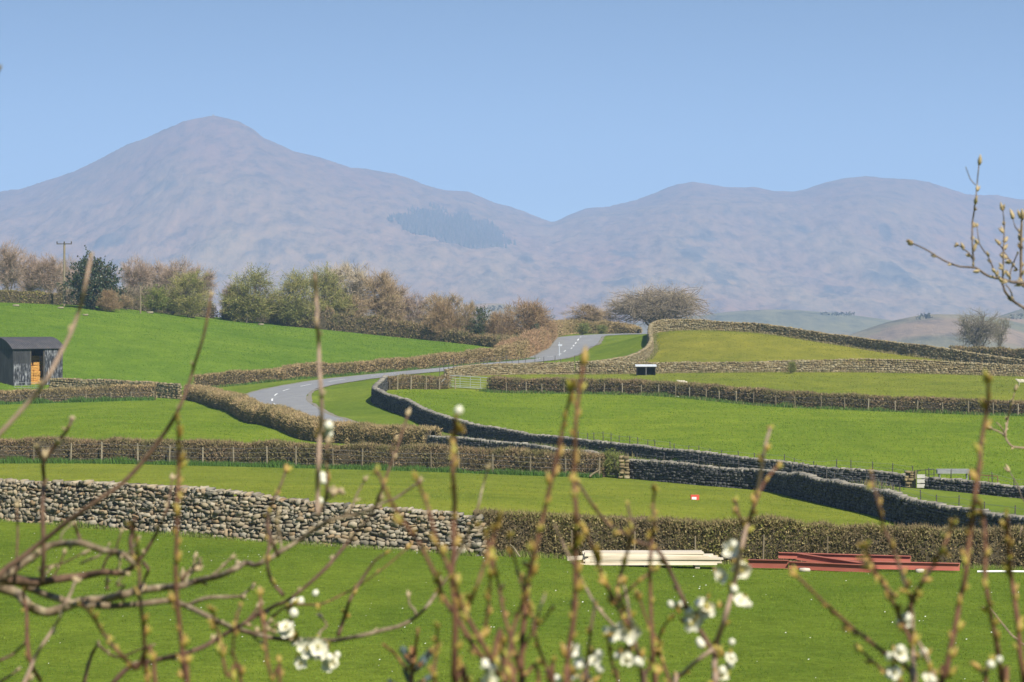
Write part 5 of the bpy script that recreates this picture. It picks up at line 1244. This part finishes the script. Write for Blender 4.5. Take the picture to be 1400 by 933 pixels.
A.cluster(449,598,0,3,-.4,6); A.cluster(445,660,0,2,-.4,5); A.cluster(436,697,0,1,0,4)
# long reddish shoots of the same left group, rooted apart
Bq = Plant('young_shoot', 'tall reddish shoot with yellow buds crossing the left part of the view', 'shrub', 262, 3.5)
Bq.stem('shoot', [(256,990),(252,927),(248,873),(243,809),(242,744),(243,693),(244,650),(244,611),(243,572)], 0, 5.2, 2.6, bk_red, 24, 'y', 12, root=True)
Bq.stem('shoot', [(205,990),(200,920),(196,870),(193,820),(190,775),(187,740),(176,720)], .15, 4.2, 2.4, bk_red, 14, 'y', 11, root=True)
Bq.stem('shoot', [(215,960),(185,915),(160,890),(140,865),(122,838),(108,826)], .05, 4.2, 2.6, bk_red, 10, 'y', 11, root=True)
Bq.stem('shoot', [(330,990),(310,925),(303,890),(297,860),(290,835)], .05, 3.4, 2.4, bk_red, 9, 'y', 14, root=True)
Bq.stem('shoot', [(380,990),(372,933),(365,900),(360,860),(357,840),(355,815)], 0, 3.2, 2.4, bk_red, 8, 'y', 12, root=True)
Bq.stem('shoot', [(330,925),(318,890),(322,850),(328,828)], 0, 2.6, 2, bk_red, 6, 'y', 13)
# --- reddish budding shoots in the middle
C = Plant('budding_shrub', 'clump of reddish shoots with yellow-green buds in the middle of the view', 'shrub', 690, 3.3)
C.stem('shoot', [(640,1000),(622,933),(622,899),(620,822),(617,783),(621,757),(620,720),(621,690),(620,640),(621,600),(623,572)], 0, 6, 3.6, bk_red, 22, 'y', 14, root=True)
C.stem('shoot', [(705,1000),(682,924),(653,894),(628,852),(607,816),(597,791),(573,745),(551,714),(540,695),(530,676),(515,645)], .05, 5.2, 2.6, bk_red, 22, 'y', 12, root=True)
C.stem('shoot', [(690,950),(672,905),(656,873),(633,832),(615,781),(605,760),(597,745),(587,704),(580,680),(570,655)], -.1, 5, 2.6, bk_red, 18, 'y', 12, root=True)
C.stem('shoot', [(712,1000),(721,799),(728,766),(741,714),(751,663),(764,611),(775,560),(782,532)], .1, 5.2, 2.8, bk_red, 22, 'y', 13, root=True)
C.stem('shoot', [(690,990),(690,933),(703,858),(718,816),(733,744),(742,710),(746,690)], -.15, 4.6, 2.4, bk_red, 16, 'y', 12, root=True)
C.stem('shoot', [(770,1000),(777,933),(777,899),(785,847),(787,796),(787,748),(787,704),(784,650),(787,586),(792,545),(797,500)], 0, 5.6, 3.2, bk_red, 24, 'y', 14, root=True)
C.stem('shoot', [(655,880),(662,860),(668,820),(671,778),(676,735),(682,705)], 0, 3.4, 2, bk_red, 12, 'y', 13)
C.stem('shoot', [(640,830),(652,800),(662,770),(672,745),(680,725)], 0, 3.2, 2, bk_red, 8, 'y', 12)
C.stem('shoot', [(740,1000),(715,920),(692,850),(680,800),(674,770),(664,735),(655,720)], .1, 3.8, 2.2, bk_red, 12, 'y', 12, root=True)
C.stem('shoot', [(600,1000),(594,932),(597,890),(599,858)], -.1, 3.4, 2.4, bk_red, 7, 'y', 15, root=True)
C.stem('shoot', [(700,933),(726,868),(742,848),(754,834)], .1, 3, 1.8, bk_red, 4, 'y', 9)
C.stem('shoot', [(755,990),(751,932),(746,909),(733,868),(728,840),(715,810),(704,770),(697,735)], .1, 3.6, 2, bk_red, 12, 'y', 11, root=True)
C.stem('shoot', [(733,860),(738,835),(744,812)], .15, 2.6, 1.6, bk_grey, 2, 'y', 8)
C.fbud(625,567,0,13); C.cluster(672,908,2,0,-.05,6,22); C.cluster(668,930,1,0,-.05,4,20)
# --- blossoming plum right of the middle
Dp = Plant('plum_shrub', 'plum shoots with open white blossoms right of the middle', 'shrub', 930, 3.9)
Dp.stem('shoot', [(975,1000),(978,933),(979,888),(991,847),(1003,801),(1010,765),(1016,744),(1022,714),(1030,690),(1040,650),(1047,610),(1052,585)], 0, 6, 2.6, bk_grey, 14, 'y', 11, root=True)
Dp.stem('shoot', [(980,899),(967,878),(947,847),(937,827),(919,788),(905,760),(895,750),(867,740),(850,728),(834,719),(811,691),(800,675),(789,660)], 0, 5, 2.6, bk_dark, 14, 'y', 11)
Dp.stem('shoot', [(1016,719),(1010,703),(1004,685)], 0, 3, 2.4, bk_red, 3, 'y', 11)
Dp.stem('shoot', [(1024,714),(1032,690),(1045,660),(1062,640)], -.1, 3.4, 2.4, bk_red, 6, 'y', 12)
Dp.stem('shoot', [(900,1000),(895,933),(892,873),(889,796),(890,761),(892,735),(893,714),(894,690),(895,670)], -.3, 4, 2.6, bk_red, 16, 'y', 12, root=True)
Dp.stem('shoot', [(885,1000),(879,930),(870,885),(861,861),(854,838),(846,814),(846,795),(854,770),(860,745),(865,725),(862,705),(859,690)], -.2, 4.4, 2.6, bk_dark, 14, 'y', 13, root=True)
Dp.stem('shoot', [(861,861),(859,840),(857,820),(853,800)], -.2, 3.4, 2.2, bk_grey, 3, 'y', 10)
Dp.stem('shoot', [(858,855),(846,835),(830,800),(821,778),(812,755),(803,730)], -.25, 3.8, 2.2, bk_red, 12, 'y', 13)
Dp.stem('shoot', [(805,1000),(803,930),(803,899),(808,860),(813,827)], -.2, 3.6, 2.4, bk_dark, 4, 'y', 10, root=True)
Dp.stem('shoot', [(850,1000),(840,924),(834,895),(831,870)], -.2, 3, 2.2, bk_red, 5, 'y', 11, root=True)
Dp.stem('shoot', [(865,868),(858,862),(844,858),(816,829),(800,800),(782,770),(768,740),(757,717)], .3, 2.6, 2.4, bk_grey, 2, 'p', 7)
Dp.stem('shoot', [(925,1000),(924,935),(935,920),(955,903),(975,888)], 0, 5, 3.6, bk_grey, 4, 'y', 10, root=True)
Dp.stem('shoot', [(880,932),(895,895),(905,860),(915,845)], -.15, 3, 2, bk_red, 6, 'y', 12)
Dp.stem('shoot', [(920,940),(905,900),(895,870),(884,850),(874,820)], -.2, 3.2, 2, bk_red, 8, 'y', 12)
Dp.stem('shoot', [(848,820),(862,805),(880,790),(893,780)], -.25, 2.8, 2.2, bk_red, 3, 'y', 11)
Dp.cluster(1001,752,1,1,0,7,26); Dp.cluster(1015,781,2,1,0,9,22); Dp.cluster(988,787,1,2,0,7,17); Dp.cluster(1012,823,1,2,0,7,20); Dp.cluster(947,850,2,2,0,9,26); Dp.cluster(961,830,2,1,0,9,24); Dp.cluster(928,836,0,2,0,4)
Dp.cluster(958,886,0,2,0,4); Dp.cluster(998,901,1,3,0,10,17); Dp.cluster(988,927,1,2,0,8,18); Dp.cluster(861,861,1,1,-.2,4,30); Dp.cluster(839,866,1,1,-.2,5,20); Dp.cluster(857,899,1,2,-.2,6,20); Dp.cluster(872,907,0,4,-.2,7)
Dp.cluster(781,892,2,1,-.2,8,20); Dp.cluster(814,903,1,1,-.2,4,16); Dp.cluster(794,910,0,3,-.2,6); Dp.cluster(780,926,2,1,-.2,8,20); Dp.cluster(803,930,1,1,-.2,6,20)
# --- clump of shoots at the right
E = Plant('budding_shrub', 'fan of budding shoots spreading from one stem at the right', 'shrub', 1252, 3.5)
E.stem('shoot', [(1250,1000),(1249,930),(1248,890),(1247,847),(1246,830),(1245,815)], 0, 6, 3.2, bk_grey, 4, 'y', 10, root=True)
E.stem('shoot', [(1247,840),(1245,822),(1238,800),(1230,780),(1217,740),(1209,724),(1202,693),(1196,668),(1190,647)], 0, 4, 2.8, bk_dark, 14, 'y', 13)
E.stem('shoot', [(1247,830),(1250,816),(1262,793),(1274,775),(1286,752),(1294,739),(1300,724),(1305,710)], -.05, 3.8, 2.6, bk_red, 14, 'y', 14)
E.stem('shoot', [(1248,935),(1240,912),(1204,888),(1185,873),(1166,858),(1130,827),(1108,805),(1090,787)], .05, 4.4, 2.6, bk_red, 14, 'y', 11)
E.stem('shoot', [(1247,885),(1245,873),(1230,842),(1220,822),(1209,801),(1190,780),(1176,766)], -.05, 4, 2.6, bk_red, 13, 'y', 13)
E.stem('shoot', [(1225,815),(1205,800),(1195,778),(1188,758),(1183,745)], -.1, 3, 2.4, bk_red, 8, 'y', 13)
E.stem('shoot', [(1245,960),(1230,932),(1209,919),(1194,905),(1179,891)], .1, 3.4, 2.4, bk_red, 6, 'y', 11)
E.stem('shoot', [(1285,1000),(1293,927),(1305,863),(1312,820),(1320,786),(1328,719),(1333,685),(1338,640),(1343,599),(1348,560),(1351,525)], -.1, 5.6, 3.2, bk_red, 24, 'y', 14, root=True)
E.stem('shoot', [(1372,1000),(1369,930),(1363,885),(1356,847),(1350,815),(1346,783),(1346,740),(1345,710),(1340,690)], 0, 5, 3, bk_red, 16, 'y', 13, root=True)
E.stem('shoot', [(1402,1000),(1400,935),(1395,899),(1387,822),(1383,790),(1379,757),(1378,730),(1377,704)], .05, 5.4, 3.4, bk_red, 18, 'y', 13, root=True)
E.stem('shoot', [(1290,960),(1270,905),(1258,880),(1250,868)], 0, 3.4, 2.4, bk_grey, 3, 'y', 10)
E.stem('shoot', [(1345,990),(1348,930),(1340,915)], 0, 3, 2.2, bk_red, 3, 'y', 12, root=True)
E.cluster(1235,851,1,1,0,4,17); E.cluster(1231,896,1,2,0,6,20); E.cluster(1263,900,0,2,0,3); E.cluster(1224,922,2,1,0,7,19); E.cluster(1268,928,1,1,0,7,17); E.cluster(1351,913,0,2,0,5)
# --- taller sapling at the right edge, further off
W = Plant('sapling', 'thin sapling with silvery swollen buds reaching in from the right edge', 'tree', 1560, 9.0)
tp = np.array([W.base+np.array([0, 0, -.15]), W.base+np.array([.02, 0, 1.0]), P(1530, 620, 9), P(1480, 480, 9), P(1440, 420, 9)]); tp = smooth3(tp, .08)
MB().tube(tp-W.base, np.linspace(.05, .014, len(tp)), 9).build('trunk', bk_grey, W.root, None, True)
bw = noise_mat('bark_twig', [(.3,(.08,.06,.05)),(.7,(.20,.16,.13))], 40)
W.stem(br, [(1440,420),(1420,395),(1398,387),(1385,386),(1370,382),(1351,378),(1334,366),(1313,365),(1290,356),(1271,344),(1248,333)], 0, 3.4, 1.2, bw, 9, 'p', 8)
W.stem(br, [(1480,480),(1430,440),(1396,419),(1382,409),(1373,398),(1370,384)], .1, 3.2, 2.0, bw, 4, 'p', 8)
W.stem(br, [(1331,364),(1330,345),(1329,332),(1330,301),(1333,278),(1336,254),(1338,226)], 0, 1.9, 1.1, bw, 8, 'p', 9)
W.stem(br, [(1334,253),(1327,245),(1323,236),(1320,229)], 0, 1.0, .6, bw, 0)
W.stem(br, [(1363,378),(1357,365),(1351,351),(1339,334),(1336,311)], -.1, 1.6, .8, bw, 6, 'p', 8)
W.stem(br, [(1371,386),(1372,360),(1372,341),(1373,308),(1371,288)], 0, 1.9, .9, bw, 10, 'p', 8)
W.stem(br, [(1420,400),(1402,392),(1396,384),(1396,341),(1397,299)], 0, 3.4, 2.0, bk_grey, 8, 'p', 8)
W.stem(br, [(1331,356),(1325,347),(1318,341),(1309,335)], .05, 1.5, 1.0, bw, 4, 'p', 8)
W.stem(br, [(1391,369),(1382,358),(1374,346),(1366,334)], .05, 1.5, 1.0, bw, 4, 'p', 8)
W.stem(br, [(1380,384),(1381,372),(1386,358),(1391,347)], .05, 1.5, 1.0, bw, 4, 'p', 8)
W.stem(br, [(1398,340),(1393,318),(1388,311),(1385,300)], 0, 1.4, .8, bw, 4, 'p', 8)
W.stem(br, [(1384,405),(1380,395),(1375,390)], 0, 1.4, 1.0, bw, 2, 'p', 7)
W.stem(br, [(1530,620),(1450,618),(1400,613),(1382,609),(1371,593),(1356,587)], 0, 2.6, 1.2, bk_grey, 4, 'p', 8)
W.stem(br, [(1374,596),(1378,575),(1382,555),(1387,535)], 0, 1.9, .9, bk_grey, 6, 'p', 8)
W.stem(br, [(1374,594),(1368,583),(1362,578)], 0, 1.4, .9, bk_grey, 3, 'p', 8)
W.stem(br, [(1560,760),(1460,720),(1404,690),(1392,665),(1380,645)], 0, 2.2, .8, bw, 2, 'p', 6)
W.stem(br, [(1560,1000),(1450,915),(1392,876),(1369,852),(1356,834)], -.6, 2.4, .9, bk_grey, 3, 'p', 6)
W.stem(br, [(1400,750),(1397,720),(1394,740)], -.6, 1.4, .8, bk_grey, 1, 'p', 6)
# --- tip of a young spruce
S_ = Plant('spruce_sapling', 'tip of a young spruce with stiff blue-green side shoots at the bottom of the view', 'tree', 563, 4.1)
sb = noise_mat('spruce_bark', [(.3,(.16,.075,.03)),(.7,(.30,.16,.07))], 60, bump=.5, bdist=.002)
nm_ = island_mat('needles', [(.05,.075,.07),(.075,.105,.10),(.10,.135,.13)], rough=.6)
nb_ = island_mat('dry_needles', [(.17,.085,.04),(.24,.13,.07),(.20,.12,.05)])
def spr(pts, r0, r1, mat, nmat, dens, nl_):
    o, q = S_.stem('shoot', pts, 0, r0, r1, mat, 0)
    n = dens; i = frng.integers(0, len(q)-1, n); t = q[i+1]-q[i]; t /= np.linalg.norm(t, axis=1)[:, None]; sd = np.cross(t, frng.normal(0, 1, (n, 3))); sd /= np.linalg.norm(sd, axis=1)[:, None]
    b = q[i]; e = b+(t*.8+sd*.55)*nl_*frng.uniform(.7, 1.2, n)[:, None]; w = np.cross(t, sd)*.0007
    v = np.stack([b-w, b+w, e], 1).reshape(-1, 3)-S_.base
    link_mesh('needles', uniform_mesh('needles', v, np.arange(3*n).reshape(-1, 3)), nmat, o)
o_, q_ = S_.stem('trunk', [(563,940),(564,918),(565,905)], 0, 4, 3.4, sb, 0, root=True)
spr([(565,915),(568,895),(570,872),(571,858)], 3.4, 2.4, sb, nb_, 120, .006)
spr([(566,917),(561,905),(556,897),(552,888)], 4, 3, sb, nm_, 900, .012); spr([(566,917),(575,908),(582,900),(589,890)], 4, 3, sb, nm_, 900, .012)
spr([(558,916),(548,906),(538,893),(525,882)], 3, 2, sb, nb_, 200, .006); spr([(563,935),(557,926),(554,918)], 3, 2, sb, nm_, 500, .010); spr([(563,940),(578,930),(590,925)], 3, 2, sb, nm_, 500, .010)
spr([(565,945),(545,940),(530,930)], 3, 2, sb, nm_, 400, .010)

# ------------------------------------------------------------------ air, sky, sun, camera
HAZE_D = 1.75e-4
hb = MB().box((0, 4550, 182), (8600, 9900, 520)); hz_o = hb.build('haze', []); tag(hz_o, 'pale blue air haze over the whole valley', 'haze', kind='stuff')
hm = bpy.data.materials.new('haze_air'); hm.use_nodes = True; nt = hm.node_tree; nt.nodes.clear()
out = nt.nodes.new('ShaderNodeOutputMaterial'); pv = nt.nodes.new('ShaderNodeVolumePrincipled')
pv.inputs['Color'].default_value = (.44, .65, .99, 1); pv.inputs['Density'].default_value = HAZE_D; pv.inputs['Anisotropy'].default_value = .0
nt.links.new(pv.outputs[0], out.inputs['Volume']); hz_o.data.materials.append(hm)

SUN_EL = math.radians(44); az = math.radians(61)
sdir = Vector((math.cos(SUN_EL)*math.cos(az), -math.cos(SUN_EL)*math.sin(az), math.sin(SUN_EL)))
sl = bpy.data.lights.new('sun', 'SUN'); sl.energy = 4.2; sl.angle = math.radians(.5); sl.color = (1.0, .94, .82)
so = bpy.data.objects.new('sun', sl); COL.objects.link(so); so.rotation_euler = sdir.to_track_quat('Z', 'Y').to_euler(); so.location = (60, -40, 90)
w = bpy.data.worlds.new('World'); SC.world = w; w.use_nodes = True; nt = w.node_tree
bg = nt.nodes['Background']; st = nt.nodes.new('ShaderNodeTexSky'); st.sky_type = 'NISHITA'; st.sun_disc = False
st.sun_elevation = SUN_EL; st.sun_rotation = math.atan2(sdir.x, sdir.y); st.altitude = 60; st.air_density = 1.0; st.dust_density = .0; st.ozone_density = 1.0
tcw = nt.nodes.new('ShaderNodeTexCoord'); mpw = nt.nodes.new('ShaderNodeMapping'); mpw.inputs['Scale'].default_value = (1, 1, 3.6); mpw.inputs['Location'].default_value = (0, 0, .05)
nt.links.new(tcw.outputs['Generated'], mpw.inputs[0]); nt.links.new(mpw.outputs[0], st.inputs[0])
nt.links.new(st.outputs[0], bg.inputs[0]); bg.inputs[1].default_value = .088
cam = bpy.data.cameras.new('camera'); co = bpy.data.objects.new('camera', cam); COL.objects.link(co); SC.camera = co
co.location = (0, 0, H); co.rotation_euler = (PI/2, 0, 0); cam.sensor_width = 36; cam.lens = 36*F/1400; cam.shift_y = -(466.5-YH)/1400
cam.clip_start = .2; cam.clip_end = 20000
cam.dof.use_dof = True; cam.dof.focus_distance = 110; cam.dof.aperture_fstop = 14
SC.view_settings.view_transform = 'Standard'; SC.view_settings.look = 'None'; SC.view_settings.exposure = .90; SC.view_settings.gamma = 1
SC.cycles.use_denoising = True
SC.cycles.max_bounces = 6; SC.cycles.volume_bounces = 1; SC.cycles.transparent_max_bounces = 8
